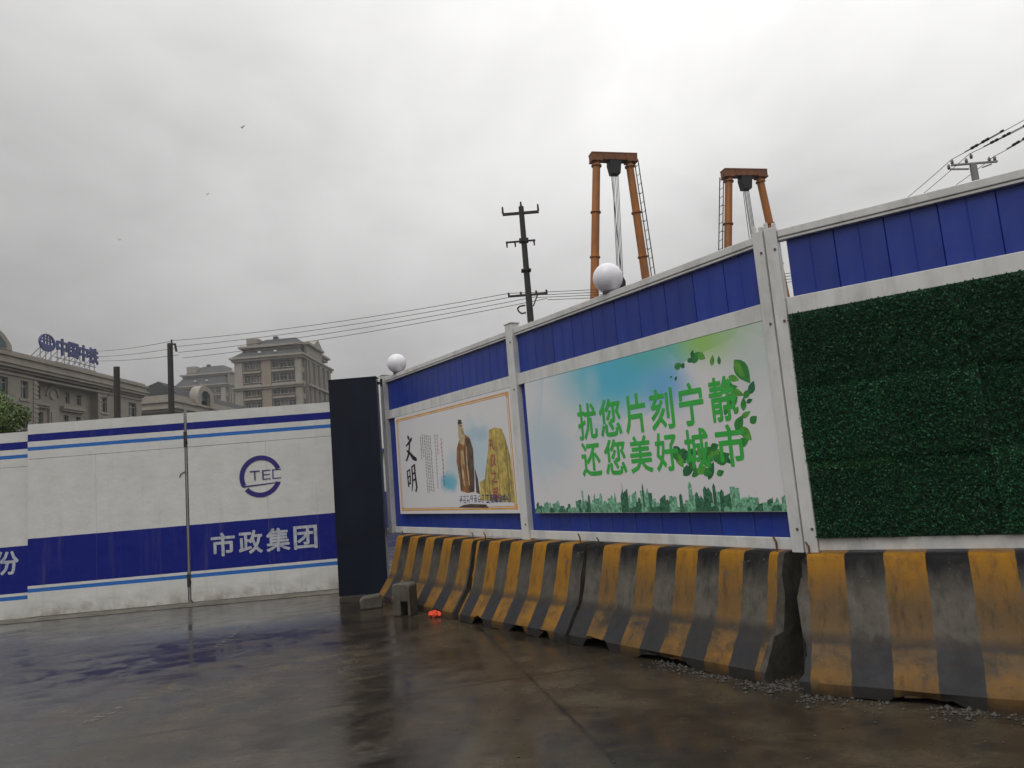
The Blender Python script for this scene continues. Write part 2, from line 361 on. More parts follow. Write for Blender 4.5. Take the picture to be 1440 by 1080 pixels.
def mat_barrier(name, period, phase, yfade, soot, toe_dirt=.5):
    """black and yellow hazard stripes on a cast barrier, worn and splashed"""
    mt, t, b = new_mat(name); v = coords(t)
    sp = N(t, 'ShaderNodeSeparateXYZ'); t.links.new(v, sp.inputs[0])
    wob = MATH(t, 'MULTIPLY', MATH(t, 'SUBTRACT', NOISE(t, v, 9, 4), .5), .022)
    xx = MATH(t, 'ADD', MATH(t, 'ADD', sp.outputs[0], wob), phase + 40 * period)
    fr = MATH(t, 'FRACT', MATH(t, 'DIVIDE', xx, period))
    isy = RAMP(t, fr, [(0, 1), (.492, 1), (.505, 0), (.992, 0), (1, 1)])
    z = sp.outputs[2]
    zn = MATH(t, 'ADD', z, MATH(t, 'MULTIPLY', MATH(t, 'SUBTRACT', NOISE(t, SCALEV(t, v, (4, 4, .8)), 3, 6, .65), .5), .3))
    n = NOISE(t, v, 7, 8, .68)
    conc = MIX(t, RAMP(t, n, [(.3, 0), (.7, 1)]), (.075, .067, .055), (.165, .150, .124))
    worn = RAMP(t, zn, [(.26, .1), (.33, .8), (.56, .85), (.76, .0)])       # the band rubbed bare between toe and crest
    black = MIX(t, MATH(t, 'MULTIPLY', worn, soot), (.007, .007, .008), conc)
    toe = RAMP(t, z, [(.27, 1), (.30, 0)])
    black = MIX(t, toe, black, (.024, .026, .032))
    yel = MIX(t, RAMP(t, n, [(.3, 0), (.7, 1)]), (.235, .105, .007), (.33, .155, .011))
    yworn = MATH(t, 'MULTIPLY', RAMP(t, zn, [(.10, .35), (.22, .9), (.50, 1), (.78, .0)]), yfade)
    yel = MIX(t, yworn, yel, (.115, .074, .035))
    c = MIX(t, isy, black, yel)
    line = RAMP(t, MATH(t, 'ADD', z, MATH(t, 'MULTIPLY', NOISE(t, SCALEV(t, v, (1, 1, .5)), 11, 6, .7), .05)), [(.285, 0), (.31, .75), (.33, .6), (.385, 0)])
    c = MIX(t, line, c, (.035, .030, .025))
    chip = RAMP(t, NOISE(t, v, 13, 8, .72), [(.62, 0), (.67, .9)])
    c = MIX(t, chip, c, (.10, .09, .075))
    splash = RAMP(t, MATH(t, 'ADD', z, MATH(t, 'MULTIPLY', NOISE(t, v, 6, 8, .7), .16)), [(.10, .85), (.22, 0)])
    c = MIX(t, splash, c, (.026, .022, .017))
    td = MATH(t, 'MULTIPLY', RAMP(t, z, [(.10, .35), (.22, 1), (.30, .8), (.36, 0)]), RAMP(t, NOISE(t, SCALEV(t, v, (1, 1, 1.6)), 4.5, 8, .7), [(.36, 0), (.58, toe_dirt)]))
    c = MIX(t, td, c, (.032, .029, .026))
    drip = RAMP(t, NOISE(t, SCALEV(t, v, (1, 1, .12)), 16, 5, .7), [(.50, 0), (.72, .65)])
    c = MIX(t, drip, c, (.025, .022, .019))
    t.links.new(c, b.inputs['Base Color'])
    b.inputs['Specular IOR Level'].default_value = .22
    t.links.new(RAMP(t, n, [(.3, .5), (.7, .8)]), b.inputs['Roughness'])
    bump(t, b, MATH(t, 'ADD', n, MATH(t, 'MULTIPLY', NOISE(t, v, 45, 5, .7), .5)), .4, .008); return mt

def mat_poster_sky():
    """white board with soft blue, teal and lime facets printed towards the top"""
    mt, t, b = new_mat('slogan_print'); v = coords(t)
    sp = N(t, 'ShaderNodeSeparateXYZ'); t.links.new(v, sp.inputs[0]); x, z = sp.outputs[0], sp.outputs[2]
    vo = N(t, 'ShaderNodeTexVoronoi'); vo.inputs['Scale'].default_value = 1.7
    t.links.new(SCALEV(t, v, (1, 0, 1.3), (0, 0, 0), (0, R(24), 0)), vo.inputs['Vector'])
    vs_ = N(t, 'ShaderNodeSeparateXYZ'); t.links.new(vo.outputs['Color'], vs_.inputs[0])
    jit = MATH(t, 'MULTIPLY', MATH(t, 'SUBTRACT', vs_.outputs[0], .5), .30)
    def blob(cx_, cz_, rx, rz, amt, k=.9):
        a = MATH(t, 'POWER', MATH(t, 'DIVIDE', MATH(t, 'SUBTRACT', x, cx_), rx), 2.0)
        c_ = MATH(t, 'POWER', MATH(t, 'DIVIDE', MATH(t, 'SUBTRACT', z, cz_), rz), 2.0)
        d = MATH(t, 'ADD', MATH(t, 'SQRT', MATH(t, 'ADD', a, c_)), MATH(t, 'MULTIPLY', jit, k))
        n = N(t, 'ShaderNodeMapRange'); n.interpolation_type = 'SMOOTHSTEP'; t.links.new(d, n.inputs[0])
        n.inputs[1].default_value = 1; n.inputs[2].default_value = .15; n.inputs[3].default_value = 0; n.inputs[4].default_value = amt
        return n.outputs[0]
    c = (.70, .69, .70)
    # x: metres right of the far post, z: metres above the barrier crest
    for bl, col in ((blob(3.95, .95, .55, .55, .55), (.36, .55, .66)), (blob(5.0, 1.60, 1.25, .72, 1.0), (.12, .50, .62)),
                    (blob(5.10, 1.52, .70, .45, .95), (.09, .47, .66)), (blob(5.65, 1.30, .45, .35, .8), (.10, .40, .72)),
                    (blob(5.6, 1.68, .75, .30, .8), (.10, .46, .40)), (blob(6.2, 1.66, .50, .42, 1.0), (.30, .55, .12)),
                    (blob(6.5, 1.45, .45, .6, .6), (.45, .55, .50)), (blob(4.72, 1.48, .16, .22, .3, .3), (.55, .66, .70))):
        c = MIX(t, bl, c, col)
    sp_ = RAMP(t, NOISE(t, v, 40, 3, .7), [(.71, 0), (.76, .75)])
    c = MIX(t, sp_, c, (.12, .12, .11))
    t.links.new(c, b.inputs['Base Color']); b.inputs['Roughness'].default_value = .28; return mt
M['slogan'] = mat_poster_sky()

def mat_poster_one():
    mt, t, b = new_mat('calligraphy_print'); v = coords(t)
    sp = N(t, 'ShaderNodeSeparateXYZ'); t.links.new(v, sp.inputs[0]); x, z = sp.outputs[0], sp.outputs[2]
    n = NOISE(t, v, 3.2, 6, .65)
    def blob(cx_, cz_, rx, rz, amt):
        a = MATH(t, 'POWER', MATH(t, 'DIVIDE', MATH(t, 'SUBTRACT', x, cx_), rx), 2.0)
        c_ = MATH(t, 'POWER', MATH(t, 'DIVIDE', MATH(t, 'SUBTRACT', z, cz_), rz), 2.0)
        d = MATH(t, 'ADD', MATH(t, 'ADD', a, c_), MATH(t, 'MULTIPLY', MATH(t, 'SUBTRACT', n, .5), 1.8))
        m_ = N(t, 'ShaderNodeMapRange'); m_.interpolation_type = 'SMOOTHSTEP'; t.links.new(d, m_.inputs[0])
        m_.inputs[1].default_value = 1; m_.inputs[2].default_value = 0; m_.inputs[3].default_value = 0; m_.inputs[4].default_value = amt
        return m_.outputs[0]
    c = (.70, .69, .705)
    for bl, col in ((blob(2.55, .95, .55, .5, .6), (.36, .58, .68)), (blob(1.85, .66, .25, .16, 1), (.12, .45, .62)), (blob(2.6, 1.2, .3, .12, .5), (.32, .48, .60)), (blob(2.0, .85, .28, .3, .4), (.33, .55, .60))):
        c = MIX(t, bl, c, col)
    t.links.new(c, b.inputs['Base Color']); b.inputs['Roughness'].default_value = .3; return mt
M['calligraphy'] = mat_poster_one()

def mat_leaf(name, a, bcol, scale=9):
    mt, t, b = new_mat(name); v = coords(t)
    g = N(t, 'ShaderNodeNewGeometry')
    c = MIX(t, g.outputs['Random Per Island'], a, bcol)
    oi = N(t, 'ShaderNodeObjectInfo'); k = MATH(t, 'MULTIPLY_ADD', oi.outputs['Random'], .5); k.node.inputs[2].default_value = .8
    c = MIX(t, 1.0, c, k, 'MULTIPLY')
    c = MIX(t, RAMP(t, NOISE(t, v, scale, 4), [(.35, 0), (.65, .6)]), c, tuple(q * .6 for q in a))
    t.links.new(c, b.inputs['Base Color']); b.inputs['Roughness'].default_value = .5
    b.inputs['Specular IOR Level'].default_value = .3; return mt
M['turf'] = mat_leaf('boxwood_plastic', (.012, .072, .030), (.028, .150, .058), 3)
M['turf_y'] = mat_leaf('boxwood_plastic_yellowish', (.022, .12, .022), (.05, .22, .04), 3)  # yellower green for leaves along the top edge of a mat
M['turf_back'] = mat('boxwood_backing', (.006, .028, .013), .9)
M['foliage'] = mat_leaf('tree_foliage', (.05, .10, .016), (.14, .20, .04), 1.5)

# ------------------------------------------------------------------ ground
g = MB(); E_ = 1500
g.quad((-E_, -E_, 0), (E_, -E_, 0), (E_, E_, 0), (-E_, E_, 0))
struct(g.build('ground', M['ground']))

# ------------------------------------------------------------------ frames of the two hoarding lines and the gate
AZ12, D12 = R(-34.7), 4.451
AZ3, D3 = R(-56.4), 5.2576
def frame_pt(az, d, u, z=0):
    return Vector((math.sin(az) * u + math.cos(az) * d, math.cos(az) * u - math.sin(az) * d, z))
RZ12 = -(math.pi / 2 + AZ12); RZ3 = -(math.pi / 2 + AZ3)
Z0 = .812                                 # crest of the barriers
ZT, ZC, ZB, ZM, ZP, ZR, ZL = [q - Z0 for q in (3.076, 2.997, 2.577, 2.454, 1.088, .908, .825)]

# ------------------------------------------------------------------ hoarding bays
def sheet_mesh(wd, z0, z1):
    """one strip of ribbed steel sheet: x 0..wd"""
    prof = [(0, -.002), (.005, -.010), (wd * .485, -.010), (wd * .493, -.007), (wd * .507, -.007), (wd * .515, -.010), (wd - .004, -.010), (wd + .001, .000), (wd + .014, .001)]
    mb = MB()
    for (a, b_), (c, d) in zip(prof, prof[1:]): mb.quad((a, b_, z0), (c, d, z0), (c, d, z1), (a, b_, z1))
    return mb
def hoarding_bay(name, label, origin, rz, s0, s1, posts, first_gap=0.0):
    t = thing(name, label, 'hoarding', origin, rz)
    a, b_ = s0, s1
    for (p0, p1, top, jag) in posts:
        mb = MB(); mb.box(p0, p1, -.052, .05, 0, top)
        if jag:                           # torn, uneven top of the post
            q = (p1 - p0) / 3
            mb.box(p0 + .002, p0 + q, -.050, -.02, top, top + .045); mb.box(p1 - q, p1 - .003, -.049, .0, top, top + .03)
        else:
            mb.box(p0 - .012, p1 + .012, -.06, .058, top, top + .012)
        po = mb.build('post', M['frame'], t, bevel=.004)
        for zz in (.16, 1.6, 2.12):
            bt = MB().tube(((p0 + p1) / 2 + .02, -.058, zz), ((p0 + p1) / 2 + .02, -.051, zz), .009, .009, 8).build('bolt', M['rust'], po)
    # capping rail: box with a lower lip
    MB().box(a, b_, -.030, .05, ZC + .022, ZT).build('cap_rail', M['frame'], t, bevel=.006)
    MB().box(a, b_, -.022, .04, ZC, ZC + .020).build('cap_lip', M['frame'], t, bevel=.003)
    MB().box(a, b_, -.026, -.002, ZM, ZB).build('middle_rail', M['frame'], t, bevel=.004)
    MB().box(a, b_, -.026, -.002, ZL, ZR).build('bottom_rail', M['frame'], t, bevel=.004)
    wd = .312; x = a + first_gap; k = 0; base = None
    while x < b_ - .02:
        if base is None:
            base = sheet_mesh(wd, ZL + .01, ZC + .01).build('sheet', M['blue'], t); base.location = (x, .022, 0)
        elif x + wd <= b_ + .001:
            o = share(base, 'sheet', t, (x, .022 + random.uniform(-.001, .001), 0), (0, 0, R(random.uniform(-.25, .25))))
        else:
            sheet_mesh(b_ - x, ZL + .01, ZC + .01).build('sheet', M['blue'], t).location = (x, .022, 0)
        x += wd; k += 1
    return t

O12 = frame_pt(AZ12, D12, 9.79, Z0)
O3 = frame_pt(AZ3, D3, 1.19, Z0)
U2S = lambda u: 9.79 - u
sB0, sB1 = U2S(6.405), U2S(6.275); sC0, sC1 = U2S(3.135), U2S(3.052)
bay1 = hoarding_bay('hoarding_bay', 'blue and white hoarding bay with a calligraphy and robed statue poster', O12, RZ12, .13, sB0 - .001, [(0, .128, ZT + .035, False)])
bay2 = hoarding_bay('hoarding_bay', 'blue and white hoarding bay with a green slogan and city skyline poster', O12, RZ12, sB1 + .001, sC0 - .001, [(sB0, sB1, ZT + .06, False), (sC0, U2S(3.047), ZT + .02, True)])
bay3 = hoarding_bay('hoarding_bay', 'blue and white hoarding bay covered with green artificial boxwood matting', O3, RZ3, .086, 2.75, [(.001, .084, ZT + .02, True), (2.752, 2.84, ZT + .03, False)], .045)

# ---- slogan poster
YB = -.036
b2 = MB().box(U2S(6.150), U2S(3.142), YB + .004, YB + .010, ZP, ZM - .004).build('poster', M['slogan'], bay2)
b2['label'] = 'white poster with green slogan, blue facets, leaves and skyline'
tx = MB()
rows = [([('扰', 5.315, 5.064), ('您', 5.001, 4.735), ('片', 4.660, 4.420), ('刻', 4.342, 4.101), ('宁', 4.016, 3.784), ('静', 3.701, 3.470)], 2.100, 1.785),
        ([('还', 5.312, 5.056), ('您', 4.981, 4.721), ('美', 4.647, 4.402), ('好', 4.336, 4.105), ('城', 4.007, 3.779), ('市', 3.687, 3.437)], 1.732, 1.440)]
for chars, zt, zb in rows:
    for ch, ua, ub in chars: put_text(tx, ch, U2S(ua) - .006, U2S(ub) + .006, zb - .008 - Z0, zt + .008 - Z0, YB + .0022, .024)
tx.build('slogan_lettering', M['ink_green'], b2)
# printed leaves
def leaf_poly(cx_, cz_, L, Wd, ang):
    pts = []
    for i in range(7): tt = i / 6; pts.append((-L / 2 + L * tt, -Wd / 2 * math.sin(math.pi * tt ** .8)))
    for i in range(1, 6): tt = 1 - i / 6; pts.append((-L / 2 + L * tt, Wd / 2 * math.sin(math.pi * tt ** .8)))
    ca, sa = math.cos(ang), math.sin(ang)
    return [(cx_ + a * ca - b_ * sa, cz_ + a * sa + b_ * ca) for a, b_ in pts]
rl = random.Random(3)
lv = {0: MB(), 1: MB(), 2: MB()}; yy = YB + .0034
spots = [(3.991, 2.266, .10, .07, .2, 1), (3.94, 2.262, .06, .05, 1.0, 2), (3.80, 2.305, .15, .09, .5, 1), (3.74, 2.30, .10, .07, -.6, 0), (3.83, 2.34, .07, .04, 1.2, 2), (3.86, 2.29, .07, .045, .1, 2), (3.64, 2.25, .10, .05, 1.3, 0), (3.575, 2.24, .08, .04, 1.5, 1), (4.03, 2.17, .05, .03, .9, 2), (4.08, 2.19, .035, .02, .4, 1),
         (3.375, 2.12, .26, .14, -1.05, 1), (3.40, 2.14, .20, .07, -1.1, 0), (3.46, 2.08, .12, .06, -.4, 0), (3.31, 1.99, .12, .07, 1.1, 2), (3.36, 1.95, .10, .06, .7, 1), (3.44, 1.97, .14, .06, -.5, 0), (3.40, 1.88, .12, .06, 1.4, 1), (3.345, 1.895, .07, .04, .3, 2), (3.47, 1.84, .08, .05, .9, 0), (3.39, 1.80, .11, .05, .4, 0), (3.33, 1.755, .09, .07, .6, 1), (3.46, 1.745, .15, .09, .9, 1), (3.41, 1.66, .16, .09, -.9, 0), (3.44, 1.60, .12, .08, .3, 1)]
for s in range(26):      # the clump growing over the second line
    k = s / 33; spots.append((4.10 - .62 * k + rl.uniform(-.06, .06), 1.50 + .14 * k * k + rl.uniform(-.06, .10) - .07 * math.sin(math.pi * k), rl.uniform(.10, .19), rl.uniform(.06, .10), rl.uniform(-1.2, 1.2), rl.choice((0, 1, 1, 2))))
for s in range(9): spots.append((3.52 + rl.uniform(-.07, .07), 1.95 + rl.uniform(-.10, .12), rl.uniform(.06, .12), rl.uniform(.04, .06), rl.uniform(-1.4, 1.4), rl.choice((0, 1, 2))))
spots += [(3.815, 1.395, .13, .08, -.3, 1), (3.690, 1.385, .09, .06, .3, 1), (3.87, 1.42, .12, .08, .5, 0), (4.13, 1.55, .14, .07, -1.0, 1)]
for cu, cz_, L, Wd, an, mi in spots:
    yy -= .00001; lv[mi].flat(leaf_poly(U2S(cu), cz_ - Z0, L * .88, Wd * .88, an), yy)
for k in lv: lv[k].build('printed_leaves', [M['leaf_a'], M['leaf_b'], M['leaf_c']][k], b2)
# printed skyline along the foot of the poster
sk = MB(); sd_ = MB(); rs = random.Random(11); zf = ZP + .003; ya = YB + .0032
u = 6.12
while u > 3.17:
    wd = rs.uniform(.025, .07); env = .05 + .06 * abs(math.sin(u * 2.3)) + (.05 if 4.2 < u < 5.5 or 3.55 < u < 4.15 else 0)
    hh = env * rs.uniform(.5, 1.25); x0 = U2S(u); ya -= .00001
    tgt = sk if rs.random() < .6 else sd_
    top = rs.choice((0, 0, 1, 2))
    if top == 0: poly = [(x0, zf), (x0 + wd, zf), (x0 + wd, zf + hh), (x0, zf + hh)]
    elif top == 1: poly = [(x0, zf), (x0 + wd, zf), (x0 + wd, zf + hh * .85), (x0 + wd / 2, zf + hh * 1.18), (x0, zf + hh * .85)]
    else: poly = [(x0, zf), (x0 + wd, zf), (x0 + wd, zf + hh * 1.1), (x0, zf + hh * .9)]
    tgt.flat(poly, ya); u -= wd * rs.uniform(.55, 1.0)
for u, hh, wd in ((5.36, .22, .03), (5.27, .17, .035), (5.10, .18, .045), (4.60, .13, .04), (4.545, .25, .022), (4.012, .245, .045), (3.86, .20, .05), (3.77, .22, .035), (3.70, .17, .05), (3.58, .14, .05), (3.95, .16, .04), (4.12, .15, .04), (4.18, .13, .04), (3.45, .12, .02), (5.95, .10, .02), (5.75, .11, .02)):
    x0 = U2S(u); ya -= .00001
    (sd_ if rs.random() < .5 else sk).flat([(x0 - wd / 2, zf), (x0 + wd / 2, zf), (x0 + wd * .4, zf + hh * .88), (x0, zf + hh), (x0 - wd * .4, zf + hh * .86)], ya)
x0 = U2S(4.80); ya -= .00001                      # television tower: shaft, two balls, spire
sd_.flat([(x0 - .016, zf), (x0 + .016, zf), (x0 + .004, zf + .16), (x0 + .001, zf + .26), (x0 - .001, zf + .26), (x0 - .004, zf + .16)], ya)
for zz, r in ((.085, .02), (.155, .013)): ya -= .00001; sd_.flat([(x0 + r * math.cos(a * math.pi / 6), zf + zz + r * math.sin(a * math.pi / 6)) for a in range(12)], ya)
for k in range(42):                                # bushes
    x0 = U2S(rs.uniform(3.18, 6.12)); r = rs.uniform(.015, .035); ya -= .00001
    (sd_ if k % 2 else sk).flat([(x0 + r * math.cos(a * math.pi / 5) * 1.3, zf + .015 + max(-.013, r * math.sin(a * math.pi / 5))) for a in range(10)], ya)
stuff(sk.build('printed_skyline', M['skyline'], b2)); stuff(sd_.build('printed_skyline_shade', M['skyline_d'], b2))

# ---- calligraphy poster
b1 = MB().box(U2S(9.395), U2S(6.415), YB + .004, YB + .010, ZP, ZM - .004).build('poster', M['calligraphy'], bay1)
b1['label'] = 'white poster with brush characters, robed statue and carved rock'
bd = MB(); yb = YB + .0032
for off, th in ((.055, .018), (.090, .010)):
    x0, x1, z0, z1 = U2S(9.395) + off, U2S(6.415) - off, ZP + off * .75, ZM - off * .75
    for r in ((x0, x1, z0, z0 + th), (x0, x1, z1 - th, z1), (x0, x0 + th, z0 + th, z1 - th), (x1 - th, x1, z0 + th, z1 - th)):
        bd.flat([(r[0], r[2]), (r[1], r[2]), (r[1], r[3]), (r[0], r[3])], yb)
for cx_, cz_ in ((U2S(9.395) + .05, ZP + .04), (U2S(9.395) + .05, ZM - .10), (U2S(6.415) - .11, ZP + .04), (U2S(6.415) - .11, ZM - .10)):
    yb -= .0002
    for r in ((0, .06, 0, .012), (0, .06, .048, .06), (0, .012, .012, .048), (.048, .06, .012, .048), (.022, .038, .022, .038)): bd.flat([(cx_ + r[0], cz_ + r[2]), (cx_ + r[1], cz_ + r[2]), (cx_ + r[1], cz_ + r[3]), (cx_ + r[0], cz_ + r[3])], yb)
bd.build('printed_border', M['ink_orange'], b1)
def brush(mb, pts, y, ox, oz, sx, sz):
    """one brush stroke: (x, z, width) points in a unit square"""
    P = [Vector((ox + a * sx, oz + b_ * sz)) for a, b_, _ in pts]; Wd = [c * sx * .5 for _, _, c in pts]; Lf, Rt = [], []
    for i, p in enumerate(P):
        d = (P[min(i + 1, len(P) - 1)] - P[max(i - 1, 0)]).normalized(); nn = Vector((-d.y, d.x)); Lf.append(p + nn * Wd[i]); Rt.append(p - nn * Wd[i])
    for i in range(len(P) - 1): mb.flat([(Rt[i].x, Rt[i].y), (Rt[i + 1].x, Rt[i + 1].y), (Lf[i + 1].x, Lf[i + 1].y), (Lf[i].x, Lf[i].y)], y)
cb = MB(); yb = YB + .003
wen = [[(.32, 1.0, .10), (.42, .92, .16), (.46, .84, .08)], [(.12, .62, .06), (.35, .70, .10), (.62, .84, .14), (.72, .90, .05)],
       [(.50, .80, .10), (.44, .55, .12), (.30, .25, .14), (.10, .05, .10), (.0, .10, .03)], [(.16, .44, .07), (.42, .34, .12), (.72, .12, .20), (1.0, .04, .14), (1.02, .0, .03)]]
ming = [[(.08, .82, .10), (.10, .55, .12), (.14, .22, .13), (.2, .18, .04)], [(.10, .78, .07), (.34, .84, .12), (.36, .55, .11), (.34, .28, .10)], [(.14, .55, .07), (.34, .60, .08)], [(.14, .30, .07), (.34, .34, .08)],
        [(.58, .95, .12), (.60, .6, .12), (.55, .25, .10), (.44, .02, .06)], [(.58, .93, .08), (.86, 1.0, .16), (.88, .6, .14), (.96, .15, .15), (.84, .0, .12), (.76, .07, .03)], [(.62, .66, .07), (.84, .70, .08)], [(.62, .42, .07), (.86, .46, .08)]]
for st in wen: yb -= .0002; brush(cb, st, yb, U2S(9.13), 1.80 - Z0, .34, .35)
for st in ming: yb -= .0002; brush(cb, st, yb, U2S(9.12), 1.387 - Z0, .30, .36)
cb.build('brush_characters', M['ink_black'], b1)
# columns of small type: too small to read, printed as short ticks
rt = random.Random(5)
def ticks(col_us, ztop, zbot, mtl, name, size):
    mb = MB(); y_ = YB + .0028
    for cu in col_us:
        z = ztop - rt.uniform(0, .04); end = zbot if rt.random() < .6 else zbot + rt.uniform(.1, .5)
        while z > end:
            for k in range(3):
                xw = size * rt.uniform(.5, 1); xo = rt.uniform(-.3, .3) * size; zz = z - k * size * .34
                mb.flat([(U2S(cu) + xo - xw / 2, zz - size * .10), (U2S(cu) + xo + xw / 2, zz - size * .10), (U2S(cu) + xo + xw / 2, zz + size * .05), (U2S(cu) + xo - xw / 2, zz + size * .05)], y_)
            xo = rt.uniform(-.2, .2) * size
            mb.flat([(U2S(cu) + xo - size * .07, z - size * .8), (U2S(cu) + xo + size * .07, z - size * .8), (U2S(cu) + xo + size * .07, z + size * .1), (U2S(cu) + xo - size * .07, z + size * .1)], y_ - .0002)
            z -= size * 1.3
    mb.build(name, mtl, b1)
ticks([8.63 - .055 * i for i in range(6)], 2.13 - Z0, 1.38 - Z0, M['ink_black'], 'small_print', .030)
ticks([8.23, 8.17], 2.12 - Z0, 1.40 - Z0, M['ink_grey'], 'small_print', .034)
ticks([8.06], 2.07 - Z0, 1.44 - Z0, M['ink_red'], 'red_print', .04)
# carved rock
rk = MB(); yb = YB + .003
rk.flat([(U2S(7.22), 1.24 - Z0), (U2S(6.50), 1.20 - Z0), (U2S(6.53), 1.70 - Z0), (U2S(6.60), 1.92 - Z0), (U2S(6.66), 2.02 - Z0), (U2S(6.80), 2.05 - Z0), (U2S(6.92), 2.03 - Z0), (U2S(6.97), 1.80 - Z0), (U2S(7.05), 1.60 - Z0), (U2S(7.09), 1.48 - Z0), (U2S(7.20), 1.45 - Z0)][::1], yb)
rk.build('printed_rock', M['rock'], b1)
rd = MB(); yb -= .0003
for u_, za, zb_, ww in ((6.79, 1.22, 2.04, .012), (6.60, 1.25, 1.9, .03), (7.0, 1.25, 1.62, .012), (7.10, 1.25, 1.46, .02), (6.55, 1.3, 1.72, .018), (6.93, 1.26, 1.70, .010)):
    rd.flat([(U2S(u_) - ww / 2, za - Z0), (U2S(u_) + ww / 2, za - Z0), (U2S(u_) + ww * .3, zb_ - Z0), (U2S(u_) - ww * .3, zb_ - Z0)], yb)
rd.build('printed_rock_cracks', M['rock_d'], b1)
ch = MB()
for i, c in enumerate('礼仪之邦'): put_text(ch, c, U2S(6.935), U2S(6.825), 1.80 - .185 * i - Z0, 1.94 - .185 * i - Z0, YB + .0012, .012)
ch.build('red_carved_characters', M['ink_red'], b1)
# plain robed standing figure with a beard
st = MB(); yb = YB + .0026; Zs = lambda q: q - Z0
st.flat([(U2S(7.66), Zs(1.36)), (U2S(7.50), Zs(1.33)), (U2S(7.34), Zs(1.34)), (U2S(7.31), Zs(1.55)), (U2S(7.30), Zs(1.85)), (U2S(7.36), Zs(1.98)), (U2S(7.46), Zs(2.03)), (U2S(7.60), Zs(1.99)), (U2S(7.68), Zs(1.88)), (U2S(7.71), Zs(1.72)), (U2S(7.67), Zs(1.50))], yb)
st.build('printed_robed_figure', M['robe'], b1)
s2 = MB(); yb -= .0003
s2.flat([(U2S(7.46), Zs(1.34)), (U2S(7.345), Zs(1.342)), (U2S(7.315), Zs(1.55)), (U2S(7.305), Zs(1.84)), (U2S(7.36), Zs(1.97)), (U2S(7.44), Zs(1.99)), (U2S(7.47), Zs(1.75)), (U2S(7.44), Zs(1.5))], yb)
s2.flat([(U2S(7.64), Zs(1.37)), (U2S(7.615), Zs(1.37)), (U2S(7.60), Zs(1.65)), (U2S(7.63), Zs(1.72))], yb)
s2.flat([(U2S(7.30), Zs(1.33)), (U2S(7.22), Zs(1.31)), (U2S(7.24), Zs(1.48)), (U2S(7.29), Zs(1.62))], yb)
s2.build('printed_robe_shade', M['robe_d'], b1)
fo = MB(); fl = MB(); yb -= .0003
for k in (1, 2, 4, 5, 7):
    ua = 7.68 - k * .042; w_ = .010 + .006 * (k % 3); top = 1.93 - .05 * (k % 4); bot = 1.37 + .05 * ((k * 2) % 3)
    (fl if k in (2, 5) else fo).flat([(U2S(ua - .03) - w_ / 2, Zs(bot)), (U2S(ua - .03) + w_ / 2, Zs(bot)), (U2S(ua) + w_, Zs((top + bot) / 2)), (U2S(ua - .02) + w_ / 3, Zs(top)), (U2S(ua - .02) - w_ / 3, Zs(top)), (U2S(ua) - w_ * .4, Zs((top + bot) / 2))], yb)
fo.build('printed_robe_folds', M['robe_d'], b1); fl.build('printed_robe_highlights', M['robe_l'], b1)
s3 = MB(); yb -= .0003
s3.flat([(U2S(7.60), Zs(1.94)), (U2S(7.50), Zs(1.90)), (U2S(7.46), Zs(2.0)), (U2S(7.50), Zs(2.12)), (U2S(7.52), Zs(2.19)), (U2S(7.57), Zs(2.21)), (U2S(7.61), Zs(2.18)), (U2S(7.62), Zs(2.08))], yb)
s3.flat([(U2S(7.55), Zs(1.68)), (U2S(7.51), Zs(1.67)), (U2S(7.53), Zs(1.84)), (U2S(7.57), Zs(1.85))], yb)
s3.flat([(U2S(7.57), Zs(1.42)), (U2S(7.54), Zs(1.41)), (U2S(7.55), Zs(1.60)), (U2S(7.58), Zs(1.62))], yb)
s3.build('printed_head_and_beard', M['robe_l'], b1)
s4 = MB(); s4.flat([(U2S(7.575), Zs(2.14)), (U2S(7.525), Zs(2.135)), (U2S(7.525), Zs(2.15)), (U2S(7.575), Zs(2.155))], yb - .0003); s4.flat([(U2S(7.615), Zs(2.165)), (U2S(7.505), Zs(2.165)), (U2S(7.53), Zs(2.215)), (U2S(7.60), Zs(2.225))], yb - .0003)
s4.build('printed_hair', M['robe_d'], b1)
cp = MB()
rt2 = random.Random(9)
for i in range(7):                                     # the unreadable start of the caption
    x = U2S(7.70 - i * .085)
    for k in range(4):
        xa = x + rt2.uniform(0, .025); xb = x + rt2.uniform(.04, .068); zz = 1.216 - Z0 + k * .024 + rt2.uniform(-.004, .004)
        if rt2.random() < .8: cp.flat([(xa, zz), (xb, zz), (xb, zz + .008), (xa, zz + .008)], YB + .0014)
    for k in range(2):
        xa = x + .008 + k * .034 + rt2.uniform(-.008, .01); za = 1.212 - Z0 + rt2.uniform(0, .04); zb_ = za + rt2.uniform(.03, .06)
        cp.flat([(xa, za), (xa + .008, za), (xa + .008, zb_), (xa, zb_)], YB + .0012)
for i, c in enumerate('工程建设中心'): put_text(cp, c, U2S(7.095 - i * .088), U2S(7.020 - i * .088), 1.21 - Z0, 1.298 - Z0, YB + .0012, .02)
stuff(cp.build('printed_caption', M['ink_capt'], b1))
wv = MB().flat([(U2S(7.75), Zs(1.16)), (U2S(7.05), Zs(1.15)), (U2S(7.10), Zs(1.19)), (U2S(7.45), Zs(1.20)), (U2S(7.62), Zs(1.19))], YB + .0018)
wv.build('printed_wave', M['robe_d'], b1)

